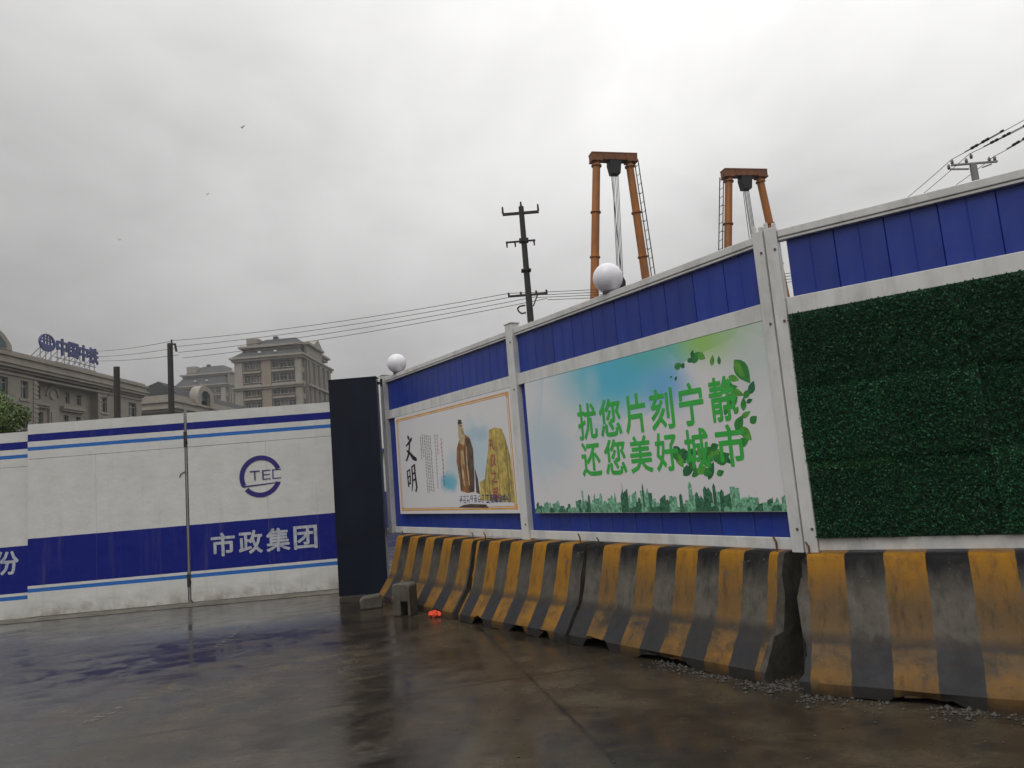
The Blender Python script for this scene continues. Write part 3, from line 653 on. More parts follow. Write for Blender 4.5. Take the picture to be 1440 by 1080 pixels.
# ---- artificial boxwood matting
def turf_tile(wd, ht, n, seed, mtl_mix):
    rg = random.Random(seed); mb = MB()
    mb.box(-.001, wd + .002, -.004, 0, -.004, ht + .004, 2)
    for i in range(n):
        x = rg.uniform(.002, wd - .002); z = rg.uniform(.0, ht - .0); y = -rg.uniform(.010, .040) * (1 - .75 * max(0, .035 - min(x, wd - x, z, ht - z)) / .035)
        L = rg.uniform(.012, .022); Wd = L * rg.uniform(.45, .65)
        d = Vector((rg.gauss(0, .7), -abs(rg.gauss(.6, .5)), rg.gauss(.1, .7))).normalized(); s_ = d.cross(Vector((rg.gauss(0, 1), rg.gauss(0, 1), rg.gauss(0, 1)))).normalized()
        c = Vector((x, y, z)); tip = c + d * L; mid_ = c + d * L * .55; up_ = d.cross(s_) * L * .12
        mb.quad(c, mid_ - s_ * Wd / 2 + up_, tip, mid_ + s_ * Wd / 2 + up_, mi=1 if z > ht - .07 and rg.random() < mtl_mix else 0)
    return mb
TW, TH = .53, (ZM - ZR - .004) / 3
mats = [M['turf'], M['turf_y'], M['turf_back']]
tiles = []
for i in range(5):
    for j in range(3):
        x = .086 + i * TW; z = ZR + .006 + j * TH; rr = random.Random(i * 7 + j)
        loc = (x + rr.uniform(-.004, .004), -.030 - rr.uniform(0, .012), z + rr.uniform(-.006, .006)); rot = (R(rr.uniform(-.8, .8)), 0, R(rr.uniform(-.8, .8)))
        if len(tiles) < 4:
            o = turf_tile(TW, TH, 4600, 20 + len(tiles), .0 if len(tiles) != 0 else .45).build('boxwood_mat', mats, bay3); o.location = loc; o.rotation_euler = rot; tiles.append(o)
        else: o = share(tiles[rr.choice((1, 2, 3))], 'boxwood_mat', bay3, loc, rot)
        stuff(o)

# ---- globe lamps on the capping rail
def globe_lamp(u, label):
    p = frame_pt(AZ12, D12 - .0, u, Z0 + ZT)
    t = thing('globe_lamp', label, 'lamp', p, RZ12, 'globe lamps along the hoarding')
    prof = [(.001, -.138)] + [(.138 * math.sin(math.pi * i / 20), -.138 * math.cos(math.pi * i / 20)) for i in range(1, 20)] + [(.001, .138)]
    MB().lathe(prof, (0, .01, .146), 32).build('globe', M['globe'], t, smooth=True)
    MB().lathe([(.002, 0), (.06, 0), (.065, .012), (.048, .02), (.045, .05), (.002, .05)], (0, .01, 0), 20).build('collar', M['greyside'], t, smooth=False)
globe_lamp(9.30, 'white globe lamp on the rail above the calligraphy poster')
globe_lamp(4.755, 'white globe lamp on the rail above the slogan poster')

# ------------------------------------------------------------------ concrete barriers
def barrier(label, P0, P1, mtl, seed, notches=(), broken_right=0.0, broken_left=0.0):
    """P0, P1: crest front line, left and right"""
    L = (P1 - P0).length; rz = math.atan2(P1.y - P0.y, P1.x - P0.x)
    t = thing('concrete_barrier', label, 'barrier', (P0.x, P0.y, 0), rz, 'striped concrete barriers under the hoarding')
    prof = [(-.335, .0), (-.335, .03), (-.333, .075), (-.30, .115), (-.235, .205), (-.182, .275), (-.155, .31), (-.12, .42), (-.085, .54), (-.05, .665), (-.018, .775), (-.008, .798), (.012, .81), (.24, .81), (.26, .79), (.26, .30), (.26, 0)]
    nx = max(20, int(L / .03)); rg = random.Random(seed); verts = []; faces = []; mi = []
    for i in range(nx + 1):
        for j, (y, z) in enumerate(prof):
            x = L * i / nx; v = noise.noise(Vector((x * 6 + seed, z * 6, seed * 1.7))); v2 = noise.noise(Vector((x * 17, z * 17 + seed, 3.1)))
            dl, dr = x, L - x
            e = .012 + .02 * max(0, v2)
            if dl < .10: x += e * (1 - dl / .10) * (1 + v) + broken_left * (1 - dl / .10) * max(0, .35 + v2) * (1.2 if z < .3 or z > .7 else .8)
            if dr < .20: x -= e * (1 - dr / .20) * (1 + v) + broken_right * (1 - dr / .20) * max(0, .30 + v2 + .8 * (z < .28) + .3 * (z > .7))
            yy_, zz = y + .004 * v2, z + .003 * v
            if j in (0, 1, 2):
                for c, ww, hh in notches:
                    q = abs(x - c + .02 * v2) / ww
                    if q < 1: zz = max(zz, (hh + .018 * v2 + (.006 * j)) * min(1, (1 - q) * 3)); yy_ += .03 * (1 - q) if j < 2 else 0
                zz = max(zz, .0 + (.012 * max(0, v) if j < 1 else 0))
            if j == 0 and not notches: zz = max(0, zz)
            verts.append((x, yy_, max(0, zz)))
    n = len(prof)
    for i in range(nx):
        for j in range(n - 1):
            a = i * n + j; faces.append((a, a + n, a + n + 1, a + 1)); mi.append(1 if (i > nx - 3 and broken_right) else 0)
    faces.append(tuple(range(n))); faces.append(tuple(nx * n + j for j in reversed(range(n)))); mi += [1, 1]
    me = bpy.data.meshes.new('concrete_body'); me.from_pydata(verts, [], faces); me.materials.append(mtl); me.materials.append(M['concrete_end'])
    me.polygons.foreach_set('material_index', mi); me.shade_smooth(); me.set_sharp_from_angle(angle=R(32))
    o = bpy.data.objects.new('concrete_body', me); COL.objects.link(o); o.parent = t
    for xx in (.10, L - .12):                 # bent stubs of lifting iron in the crest
        mb = MB(); hgt = rg.uniform(.05, .11); mb.path([(xx, .04, .80), (xx + .005, .035, .81 + hgt * .6), (xx - .012, .03, .81 + hgt)], .007, 6); mb.build('lifting_iron', M['rust'], t)
    return t
BP = lambda d, u: frame_pt(AZ12, d, u)
BQ = lambda d, u: frame_pt(AZ3, d, u)
barrier('barrier with dull stripes, standing next to the dark navy gate pillar', BP(4.25, 9.18), BP(4.20, 7.03), mat_barrier('hazard_paint_a', .47, .02, .45, .6), 3, [(1.0, .1, .05), (1.75, .1, .05)])
barrier('barrier with the brightest yellow stripes, under the post between the two posters', BP(4.20, 6.99), BP(4.30, 5.23), mat_barrier('hazard_paint_b', .385, .14, .22, .7), 5, [(.38, .10, .075), (1.05, .13, .06), (1.45, .07, .055)])
barrier('weathered barrier with faded toe and broken end, under the slogan poster', BP(4.30, 5.20), BP(4.385, 3.15), mat_barrier('hazard_paint_c', .420, .20, .8, .95, .97), 8, [(.35, .16, .08), (1.1, .3, .04)], .05)
barrier('barrier with wide stripes and bluish toe, under the boxwood matting', BQ(5.155, 1.265), BQ(5.155, -1.6), mat_barrier('hazard_paint_d', .462, -.095, .95, 1.0, .7), 12, [(.72, .2, .035), (1.6, .3, .03)], 0, .07)

# ------------------------------------------------------------------ sliding gate
AZG = R(86.0); RZG = R(4.0); DG = -11.18
def gate_pt(u, z=0, off=0.0):
    return Vector((math.sin(AZG) * u + math.cos(AZG) * (DG) - math.sin(RZG) * off, math.cos(AZG) * u - math.sin(AZG) * DG + math.cos(RZG) * off, z))
def gate_leaf(label, u0, u1, off, dz, seams):
    wd = u1 - u0
    t = thing('gate_leaf', label, 'gate', gate_pt(u0, dz, off), RZG, 'painted leaves of the site gate')
    rg = random.Random(int(wd * 1000))
    xs = [0] + seams + [wd]
    MB().box(0, wd, -.004, .0, 2.325, 2.845).build('sheet', M['gate'], t, bevel=.0015)
    for a, b_ in zip(xs, xs[1:]):
        o = MB().box(a + .0015, b_ - .0015, -.003, .001, .034, 2.320).build('sheet', M['gate'], t, bevel=.0015); o.location.y = rg.uniform(-.002, .002)
    fr = MB()
    for x0, x1 in ((.01, .06), (wd - .06, wd - .01)): fr.box(x0, x1, .012, .062, .06, 2.80)
    for z0 in (.07, 1.40, 2.30, 2.74): fr.box(.062, wd - .062, .014, .060, z0, z0 + .05)
    fr.build('frame', M['greyside'], t)
    return t
lm = gate_leaf('white gate leaf with blue bands and no lettering, between the lettered leaves', -6.535, -4.255, 0, 0, [.98])
lr = gate_leaf('white gate leaf with a round blue emblem above four white characters', -4.215, -1.90, .01, 0, [1.16])
ll = gate_leaf('white gate leaf with one white character, bands lower than its neighbour', -8.90, -6.545, .07, -.095, [1.2])
# lettering and emblem on the right leaf (x from its left edge)
lx = lambda u: u + 4.215
mb = MB()
for i, c in enumerate('市政集团'): put_text(mb, c, lx(-3.90 + i * .405), lx(-3.90 + i * .405 + .335), .665, .995, -.0075, .025)
mb.build('lettering', M['gate_letter'], lr)
mb = MB(); cx_, cz_, ro, ri = lx(-3.145), 1.795, .315, .245
def arc(a0, a1, y=-.0075, n=40):
    for k in range(n):
        t0 = R(a0 + (a1 - a0) * k / n); t1 = R(a0 + (a1 - a0) * (k + 1) / n)
        mb.flat([(cx_ + ri * math.cos(t0), cz_ + ri * math.sin(t0)), (cx_ + ro * math.cos(t0), cz_ + ro * math.sin(t0)), (cx_ + ro * math.cos(t1), cz_ + ro * math.sin(t1)), (cx_ + ri * math.cos(t1), cz_ + ri * math.sin(t1))], y)
arc(20, 206); arc(220, 338)
mb.flat([(cx_ - .275, cz_ - .150), (cx_ + .292, cz_ - .118), (cx_ + .294, cz_ - .104), (cx_ - .27, cz_ - .128)], -.0078)
def rc(x0, x1, z0, z1): mb.flat([(cx_ + x0, cz_ + z0), (cx_ + x1, cz_ + z0), (cx_ + x1, cz_ + z1), (cx_ + x0, cz_ + z1)], -.0078)
rc(-.16, -.01, .072, .09); rc(-.095, -.077, -.055, .072)                                            # T
rc(.025, .045, -.055, .09); rc(.045, .15, .074, .09); rc(.045, .14, .012, .026); rc(.045, .15, -.055, -.040)  # E
rc(.175, .193, -.055, .09); rc(.193, .305, .074, .09); rc(.193, .305, -.055, -.040)                       # C
mb.build('emblem', M['ink_blue'], lr)
mb = MB(); put_text(mb, '份', -6.705 - .34 + 8.90, -6.705 + 8.90, .665 + .095, .995 + .095, -.0075, .025); mb.build('lettering', M['gate_letter'], ll)
# closing post and latches in the gap of the gate
MB().box(lx(-4.236) - .011, lx(-4.236) + .011, -.008, .03, .03, 2.90).build('closing_bar', M['galv'], lr)
for z0, z1 in ((2.33, 2.56), (.26, .44)): MB().box(-.048, -.012, -.02, .02, z0, z1).box(-.058, .004, -.012, -.006, z0 + .04, z0 + .09).build('latch', M['steel_dark'], lr)
MB().path([(-.03, -.02, 1.96), (-.10, -.022, 1.93), (-.12, -.02, 1.88)], .006, 6).build('latch_wire', M['rust'], lr)
MB().path([(.01, -.015, .06), (.03, -.03, .03), (.035, -.032, .004)], .008, 6).build('drop_bolt', M['steel_dark'], lr)
# concrete threshold the gate runs on
p = gate_pt(-9.4, 0, -.10)
th = MB(); nseg = 46
for i in range(nseg):
    a, b_ = 8.0 * i / nseg, 8.0 * (i + 1) / nseg; fa, fb = [.02 * noise.noise(Vector((q * 3, 0, 5))) for q in (a, b_)]
    th.quad((a, -.16 + fa, .004), (b_, -.16 + fb, .004), (b_, -.08, .022), (a, -.08, .022)); th.quad((a, -.08, .022), (b_, -.08, .022), (b_, .30, .022), (a, .30, .022))
o = struct(th.build('gate_threshold', M['concrete'])); o.location = p; o.rotation_euler = (0, 0, RZG)

# ---- dark pillar between gate and hoarding
t = thing('gate_pillar', 'dark navy steel gate pillar between the white gate and the hoarding', 'pillar', (-2.655, 10.30, 0), 0)
MB().box(0, .690, 0, .012, .02, 3.065).build('front_sheet', M['navy'], t, bevel=.002)
MB().box(.006, .684, .014, .215, .0, 3.05).build('column', M['greyside'], t)
MB().box(-.004, .694, -.006, .21, 3.066, 3.082).build('top_plate', M['navy'], t)
MB().box(.695, .760, .02, .05, 2.96, 3.0).tube((.76, .035, 2.93), (.76, .035, 3.04), .018, .018, 8).build('hinge', M['black'], t)

# ------------------------------------------------------------------ small things on the ground by the barriers
t = thing('concrete_block', 'upright notched concrete block in front of the dull striped barrier', 'block', (-1.46, 8.58, 0), R(-20))
MB().prism([(-.10, 0), (.0, 0), (.0, .16), (.09, .16), (.09, 0), (.125, 0), (.125, .335), (.10, .36), (-.085, .36), (-.10, .345)], -.09, .10).build('block_body', M['concrete_w'], t, bevel=.012)
t = thing('concrete_block', 'low broken concrete block at the foot of the navy pillar', 'block', (-1.98, 9.24, 0), R(12))
MB().prism([(-.14, 0), (.13, 0), (.14, .10), (.10, .16), (-.10, .145), (-.145, .11)], -.09, .10).build('block_body', M['concrete_w'], t, bevel=.014)
bm = bmesh.new(); bmesh.ops.create_icosphere(bm, subdivisions=3, radius=1)
for v in bm.verts:
    q = v.co.copy(); nn = noise.noise(q * 2.2) * .5 + noise.noise(q * 5) * .35
    v.co = Vector((q.x * .095, q.y * .055, max(0, q.z * .036 + .028))) * (1 + nn * .8); v.co.z = max(0.001, v.co.z)
me = bpy.data.meshes.new('plastic_bag'); bm.to_mesh(me); bm.free(); me.materials.append(M['orange_bag'])
o = bpy.data.objects.new('plastic_bag', me); COL.objects.link(o); o.location = (-1.07, 8.30, 0); o.rotation_euler = (0, 0, R(-35))
tag(o, 'crumpled orange plastic bag lying beside the notched concrete block', 'bag')
# gravel spilled along the broken barriers
gr = MB(); rg = random.Random(4)
def pebble(x, y, s):
    b_ = len(gr.v); k = [(1, 0, 0), (-1, 0, 0), (0, 1, 0), (0, -1, 0), (0, 0, 1), (0, 0, -.4)]
    for q in k: gr.v.append((x + q[0] * s * rg.uniform(.7, 1.3), y + q[1] * s * rg.uniform(.7, 1.3), max(0, s * .3 + q[2] * s * rg.uniform(.5, 1))))
    for f in ((0, 2, 4), (2, 1, 4), (1, 3, 4), (3, 0, 4), (2, 0, 5), (1, 2, 5), (3, 1, 5), (0, 3, 5)): gr.f.append(tuple(b_ + i for i in f)); gr.mi.append(0)
for i in range(1500):
    if i < 950:
        u_ = rg.uniform(-1.2, 1.25)
        if noise.noise(Vector((u_ * 4, 2, 0))) + rg.uniform(-.4, .4) < 0: continue
        p = BQ(4.83 - abs(rg.gauss(0, .10)), u_)
    elif i < 1250: p = BP(4.02 - abs(rg.gauss(0, .08)), rg.uniform(3.2, 4.2)) + Vector((rg.uniform(-.03, .1), 0, 0))
    else: p = Vector((rg.gauss(1.62, .12), rg.gauss(4.88, .07), 0))
    pebble(p.x, p.y, min(.022, .004 + abs(rg.gauss(0, .006))))
M['gravel'] = mat('gravel', (.042, .038, .032), .6, 0, .4, 20)
o = gr.build('gravel', M['gravel']); stuff(o); tag(o, 'wet grey gravel spilled along the foot of the barriers', 'gravel')
# loose chips of asphalt on the open ground
gr = MB()
for i in range(260):
    p = at_z(rg.uniform(640, 1430), rg.uniform(905, 1075), 0)
    pebble(p.x, p.y, min(.014, .003 + abs(rg.gauss(0, .003))))
o = gr.build('loose_grit', M['gravel']); stuff(o); tag(o, 'scattered grit lying on the wet muddy ground', 'grit')

# worn scraps of old road paint
M['road_paint'] = mat('old_road_paint', (.17, .16, .15), .35, 0, .25, 20, 0, (.05, .047, .043), .95, 9)
_m = M['road_paint'].node_tree; _b = _m.nodes['Principled BSDF']
_m.links.new(RAMP(_m, NOISE(_m, SCALEV(_m, coords(_m), (1, 3, 1)), 9, 8, .75), [(.47, 0), (.60, .75)]), _b.inputs['Alpha'])
def scuff(p0, p1, wd, seed):
    a_, b_ = at_z(*p0, .004), at_z(*p1, .004); d = (b_ - a_).normalized(); nn = Vector((-d.y, d.x, 0)); k = 14; mb = MB(); L_ = []; R_ = []
    for i in range(k + 1):
        c_ = a_.lerp(b_, i / k); w_ = wd * math.sin(math.pi * (.06 + .88 * i / k)) ** .5
        L_.append(c_ + nn * w_ * (.6 + .8 * noise.noise(Vector((i * .9, seed, 0))))); R_.append(c_ - nn * w_ * (.6 + .8 * noise.noise(Vector((i * .9, seed, 7)))))
    for i in range(k): mb.quad(R_[i], R_[i + 1], L_[i + 1], L_[i])
    struct(mb.build('road_marking', M['road_paint']))
scuff((118, 1018), (172, 993), .09, 1); scuff((300, 911), (350, 879), .05, 2)

# ------------------------------------------------------------------ poles and overhead wires
def sag(p0, p1, s, n=14):
    p0, p1 = Vector(p0), Vector(p1); r = []
    for i in range(n + 1):
        k = i / n; q = p0.lerp(p1, k); q.z -= 4 * s * k * (1 - k); r.append(q)
    return r
def wire(p0, p1, s, r, label, grp):
    base = Vector(p0); pts = [q - base for q in sag(p0, p1, s)]
    o = MB().path(pts, r, 5).build('overhead_wire', M['wire']); o.location = base; tag(o, label, 'wire', grp)

P1 = Vector((1.0, 30, 0))
t = thing('utility_pole', 'tall dark utility pole with three crossarms behind the hoarding', 'utility pole', P1, 0)
MB().tube((.0, 0, 0), (.03, 0, 13.0), .19, .115, 12).build('shaft', M['pole_dark'], t, smooth=False)
a = MB().box(-.80, .78, -.06, .06, 12.66, 12.76)
for x in (-.78, .76): a.tube((x, 0, 12.76), (x, 0, 13.05), .05, .035, 8)
a.tube((.03, 0, 13.0), (.03, 0, 13.22), .05, .035, 8); a.build('crossarm', M['pole_dark'], t)
a = MB().box(-.76, .52, -.045, .045, 11.42, 11.48)
for x in (-.72, -.36, .46): a.tube((x, 0, 11.42), (x, 0, 11.22), .04, .03, 8)
a.box(-.18, .22, -.17, .17, 11.40, 11.54); a.build('crossarm', M['pole_dark'], t)
MB().box(-.2, .22, -.2, .2, 10.1, 10.17).build('clamp_band', M['pole_dark'], t)
a = MB().box(-.86, .84, -.05, .05, 9.02, 9.10)
ins = (-.82, -.30, .36, .80)
for x in ins: a.tube((x, 0, 9.10), (x, 0, 9.22), .05, .04, 8)
a.bar((.40, 0, 9.02), (.18, 0, 8.55), .05, .05); a.build('crossarm', M['pole_dark'], t)
lp = [(-.15, 0, 8.62), (-.38, 0, 8.60), (-.50, 0, 8.52), (-.46, 0, 8.38), (-.34, 0, 8.27), (-.15, 0, 8.30)]
MB().path(lp, .035, 6).build('guy_loop', M['pole_dark'], t)

pp = at_y(239, 483, 40)
P2 = Vector((pp.x, 40, 0))
t = thing('utility_pole', 'slim dark utility pole rising behind the gate beside the round dormer', 'utility pole', P2, 0)
MB().tube((0, 0, 0), (0, 0, pp.z), .19, .15, 12).build('shaft', M['pole_dark'], t)
a = MB().box(-.1, .32, -.06, .06, pp.z - .10, pp.z - .02); a.tube((.1, 0, pp.z), (.1, 0, pp.z + .22), .05, .04, 8); a.bar((.28, 0, pp.z - .05), (.36, 0, pp.z - .5), .09, .09); a.build('insulator_bracket', M['pole_dark'], t)
pq = at_y(164, 516, 40)
t = thing('utility_pole', 'short dark pole with no crossarm, in front of the office building', 'utility pole', (pq.x, 40, 0), 0)
MB().tube((0, 0, 0), (0, 0, pq.z), .19, .165, 12).build('shaft', M['pole_dark'], t)
MB().path([(-.17, 0, pq.z - 1.1), (-.5, 0, pq.z - 1.6), (-.9, .1, pq.z - 1.9)], .012, 5).build('loose_cable', M['wire'], t)

pr = at_y(1364, 232, 30)
P3 = Vector((pr.x + .25, 30, 0)); zr = pr.z
t = thing('utility_pole', 'grey concrete utility pole with white insulators behind the boxwood bay', 'utility pole', P3, 0)
MB().tube((0, 0, 0), (-.12, 0, zr), .19, .14, 14).build('shaft', M['pole_conc'], t)
a = MB().box(-1.05, .95, -.05, .05, zr + .02, zr + .09); a.bar((.30, .05, zr - .14), (.72, .05, zr - .02), .05, .05); a.bar((-.30, .05, zr - .16), (-1.1, .05, zr - .1), .06, .06); a.build('crossarm', M['galv'], t)
M['porcelain'] = mat('porcelain_grey', (.16, .15, .145), .3, 0, .2, 6)
for x, z_ in ((-1.0, .09), (-1.18, -.12), (-.38, .09), (-.14, .28), (.62, .06), (.86, .09)):
    MB().lathe([(.01, 0), (.05, 0), (.05, .05), (.075, .07), (.05, .1), (.07, .14), (.045, .18), (.03, .23), (.001, .235)], (x, 0, zr + z_), 10).build('insulator', M['porcelain'], t, smooth=True)

gA = 'wires strung along the dark poles'
for i, (x, z_) in enumerate(zip(ins, (9.2, 9.2, 9.2, 9.2))):
    e = (P2.x + .05 + .1 * i, 40 + .25 * i, pp.z + .15 - .30 * i)
    wire((P1.x + x, 30, z_ - .12 * i), e, .22, .013, 'thin black wire strung between the slim pole and the three-armed pole', gA)
    wire((P1.x + x, 30, z_ - .14 * i), (P3.x - .4 + .2 * i, 30.3, 9.6 - .1 * i), .35, .013, 'thin black wire leading from the three-armed pole behind the hoarding', 'wires running behind the hoarding')
for i, (px_, py_) in enumerate(((139, 493.5), (139, 501), (139, 507))):
    q = at_y(px_, py_, 67); wire((P2.x + .05 + .1 * i, 40 + .25 * i, pp.z + .12 - .36 * i), (q.x - .4, q.y, q.z), .12, .015, 'thin black wire strung from the slim pole to the rooftop sign', 'wires running to the rooftop sign')
gB = 'wires carried by the grey concrete pole'
def thru(p_mid, px_, py_, ext):
    q = at_z(px_, py_, p_mid.z); d = q - p_mid; return p_mid + d * ext
for (xo, zo, ru, lo_) in ((-1.0, .32, (1440, 167), (1273, 279)), (-.2, .5, (1440, 177), (1296, 273)), (.86, .30, (1440, 195), (1340, 262))):
    pm = P3 + Vector((xo, 0, zr + zo))
    e1 = thru(pm, *ru, 2.2); e2 = thru(pm, *lo_, 1.6)
    wire(pm, e1, .05, .014, 'thin wire rising overhead from the grey concrete pole', gB)
    wire(pm, e2, .05, .014, 'thin wire running away from the grey concrete pole behind the hoarding', gB + ' going away')
    d = (e1 - pm).normalized(); o = MB()
    for k in (1.05, 1.25, 1.6, 1.8):
        o.tube(pm + d * k * 1.0, pm + d * (k + .12), .06, .06, 10)
    o.tube(pm + d * 2.5, pm + d * 2.62, .05, .05, 8); o.tube(pm + d * .7, pm + d * 2.6, .02, .02, 6)
    base = pm.copy(); o.v = [tuple(Vector(v) - base) for v in o.v]; ob = o.build('strain_insulator', M['black']); ob.location = base
    tag(ob, 'black strain insulator string on a wire of the grey concrete pole', 'insulator', 'strain insulators on the wires')
jp = P3 + Vector((-2.1, 4, zr - .3))
for k, (dx, z_) in enumerate(((0, 0), (1.5, -.2))):
    b_ = jp + Vector((dx, 0, z_)); o = MB().path([(0, 0, 0), (.0, 0, -.5), (.15, 0, -.85), (.45, 0, -.95), (.75, 0, -.85), (.85, 0, -1.2), (.86, 0, -1.8)], .018, 5).build('jumper_cable', M['wire']); o.location = b_
    tag(o, 'looped jumper cable hanging from a wire by the grey concrete pole', 'cable', 'jumper cables')

# ------------------------------------------------------------------ gantry cranes
def crane(label, Y, tl, tr, ltop, lbot, rtop, rbot, ladder_side, rope_lean):
    A = at_y(*tl, Y); zt = A.z; B = at_z(*tr, zt); base = Vector(((A.x + B.x) / 2, (A.y + B.y) / 2, 0))
    ax = Vector((B.x - A.x, B.y - A.y, 0)).normalized(); nrm = Vector((-ax.y, ax.x, 0))
    def loc(px_, py_):                                # pixel onto the crane's own upright plane, in its own axes
        d = ray(px_, py_); q = Vector((0, 0, CAM_H)) + d * (base.dot(nrm) / d.dot(nrm)); return Vector(((q - base).dot(ax), 0, q.z))
    t = thing('gantry_crane', label, 'crane', base, math.atan2(ax.y, ax.x), 'orange gantry cranes behind the hoarding')
    hw = (B - A).length / 2
    a = MB().box(-hw, hw, -.22, .22, zt - .34, zt - .05); a.box(-hw - .01, hw + .01, -.235, .235, zt - .05, zt); a.box(-hw - .02, -hw + .5, -.24, .24, zt - .40, zt - .341); a.box(hw - .5, hw + .02, -.24, .24, zt - .40, zt - .341)
    for x in (-hw * .5, 0, hw * .5): a.box(x - .015, x + .015, -.245, -.22, zt - .33, zt - .06)
    a.build('top_beam', M['crane_dark'], t)
    feet = []
    for side, (pt, pb) in enumerate(((ltop, lbot), (rtop, rbot))):
        p0 = loc(*pt); p1 = loc(*pb); k = (p0.z - .35) / (p0.z - p1.z); foot = p0 + (p1 - p0) * k; foot.y = -.0
        p0 = Vector((p0.x, 0, zt - .40)); lg = MB().tube(p0, foot, .175, .215, 18)
        for q in (.012, .16, .30, .46, .62, .80):     # bolted flanges
            c = p0.lerp(foot, q); d = (foot - p0).normalized(); lg.tube(c - d * .03, c + d * .03, .235, .235, 18)
        lg.build('leg', M['crane'], t, smooth=False); feet.append(foot)
        if side == ladder_side:
            sg = -1 if side == 0 else 1
            q0 = p0 + Vector((sg * .36, 0, .10)); q1 = foot + Vector((sg * .42, 0, 0)); ld = MB()
            for dy in (-.18, .18): ld.bar(q0 + Vector((0, dy, 0)), q1 + Vector((0, dy, 0)), .035, .035)
            nr = 34
            for i in range(nr):
                c = q0.lerp(q1, (i + .5) / nr); ld.tube(c + Vector((0, -.18, 0)), c + Vector((0, .18, 0)), .014, .014, 6)
                if i % 3 == 0: ld.tube(c, c + Vector((-sg * .30, 0, .0)), .014, .014, 5)
            ld.build('ladder', M['steel_dark'], t)
    MB().box(feet[0].x - .5, feet[1].x + .5, -.25, .25, .12, .38).build('sill_beam', M['crane'], t)
    for f in feet: MB().tube((f.x, -.14, .16), (f.x, .14, .16), .16, .16, 16).build('wheel', M['black'], t)
    h = MB().prism([(-.28, zt - .52), (-.20, zt - .98), (.20, zt - .98), (.28, zt - .52), (.26, zt - .34), (-.26, zt - .34)], -.2, .2); h.build('hoist_block', M['black'], t)
    for i, x in enumerate((-.20, -.12, -.05, .04, .12, .20)):
        lb = x + rope_lean * (1 if i else .05); MB().tube((x, -.05 + .03 * i, zt - .98), (lb, -.05 + .03 * i, zt - 5.95), .016, .016, 5).build('rope', M['wire'], t)
    hb = MB().prism([(rope_lean - .16, zt - 6.5), (rope_lean + .02, zt - 6.9), (rope_lean + .18, zt - 6.5), (rope_lean + .22, zt - 6.0), (rope_lean + .10, zt - 5.75), (rope_lean - .12, zt - 5.8)], -.13, .13)
    hb.path([(rope_lean, 0, zt - 6.85), (rope_lean + .02, 0, zt - 7.1), (rope_lean - .10, 0, zt - 7.25), (rope_lean - .2, 0, zt - 7.1)], .05, 6); hb.build('hook_block', M['black'], t)
crane('orange gantry crane with a ladder on its upright leg, near the three-armed pole', 31, (830, 216), (893, 218), (839, 230), (836, 420), (885, 230), (908, 390), 1, -.30)
crane('orange gantry crane with its ladder on the splayed leg, above the double post', 33, (1016, 239), (1075, 240), (1025, 252), (1024, 345), (1068.5, 252), (1083, 318), 0, .12)

# ------------------------------------------------------------------ buildings
def facade(mb, P, ux, uin, w_, z0, z1, opens, depth=.25):
    """a wall face with real openings; P corner, ux along, uin inwards; returns centres of the openings"""
    ux, uin = Vector(ux), Vector(uin)
    xs = sorted({0, w_, *[o[0] for o in opens], *[o[1] for o in opens]}); zs = sorted({z0, z1, *[o[2] for o in opens], *[o[3] for o in opens]})
    pt = lambda x, z, d=0: Vector(P) + ux * x + uin * d + Vector((0, 0, z))
    for a, b_ in zip(xs, xs[1:]):
        for c, d in zip(zs, zs[1:]):
            if any(o[0] <= a and b_ <= o[1] and o[2] <= c and d <= o[3] for o in opens): continue
            mb.quad(pt(a, c), pt(b_, c), pt(b_, d), pt(a, d))
    for x0, x1, c, d in opens:
        mb.quad(pt(x0, c), pt(x1, c), pt(x1, c, depth), pt(x0, c, depth)); mb.quad(pt(x0, d, depth), pt(x1, d, depth), pt(x1, d), pt(x0, d))
        mb.quad(pt(x0, c), pt(x0, c, depth), pt(x0, d, depth), pt(x0, d)); mb.quad(pt(x1, c, depth), pt(x1, c), pt(x1, d), pt(x1, d, depth))
def add_window(t, P, ux, uin, op, depth=.25, nm=2, glass='glass', trans=True):
    ux, uin = Vector(ux), Vector(uin); x0, x1, c, d = op
    pt = lambda x, z, q=0: Vector(P) + ux * x + uin * q + Vector((0, 0, z))
    wn = MB()
    fw = .07
    for a, b_, e, f in ((x0, x1, c, c + fw), (x0, x1, d - fw, d), (x0, x0 + fw, c + fw, d - fw), (x1 - fw, x1, c + fw, d - fw)) + tuple(((x0 + (x1 - x0) * k / nm - fw / 2), (x0 + (x1 - x0) * k / nm + fw / 2), c + fw, d - fw) for k in range(1, nm)):
        wn.quad(pt(a, e, depth - .06), pt(b_, e, depth - .06), pt(b_, f, depth - .06), pt(a, f, depth - .06))
    if trans: zz = c + (d - c) * .68; wn.quad(pt(x0 + fw, zz, depth - .055), pt(x1 - fw, zz, depth - .055), pt(x1 - fw, zz + fw, depth - .055), pt(x0 + fw, zz + fw, depth - .055))
    f = wn.build('window', M['winframe'], t)
    MB().quad(pt(x0, c, depth - .01), pt(x1, c, depth - .01), pt(x1, d, depth - .01), pt(x0, d, depth - .01)).build('pane', M[glass], f)
    return f

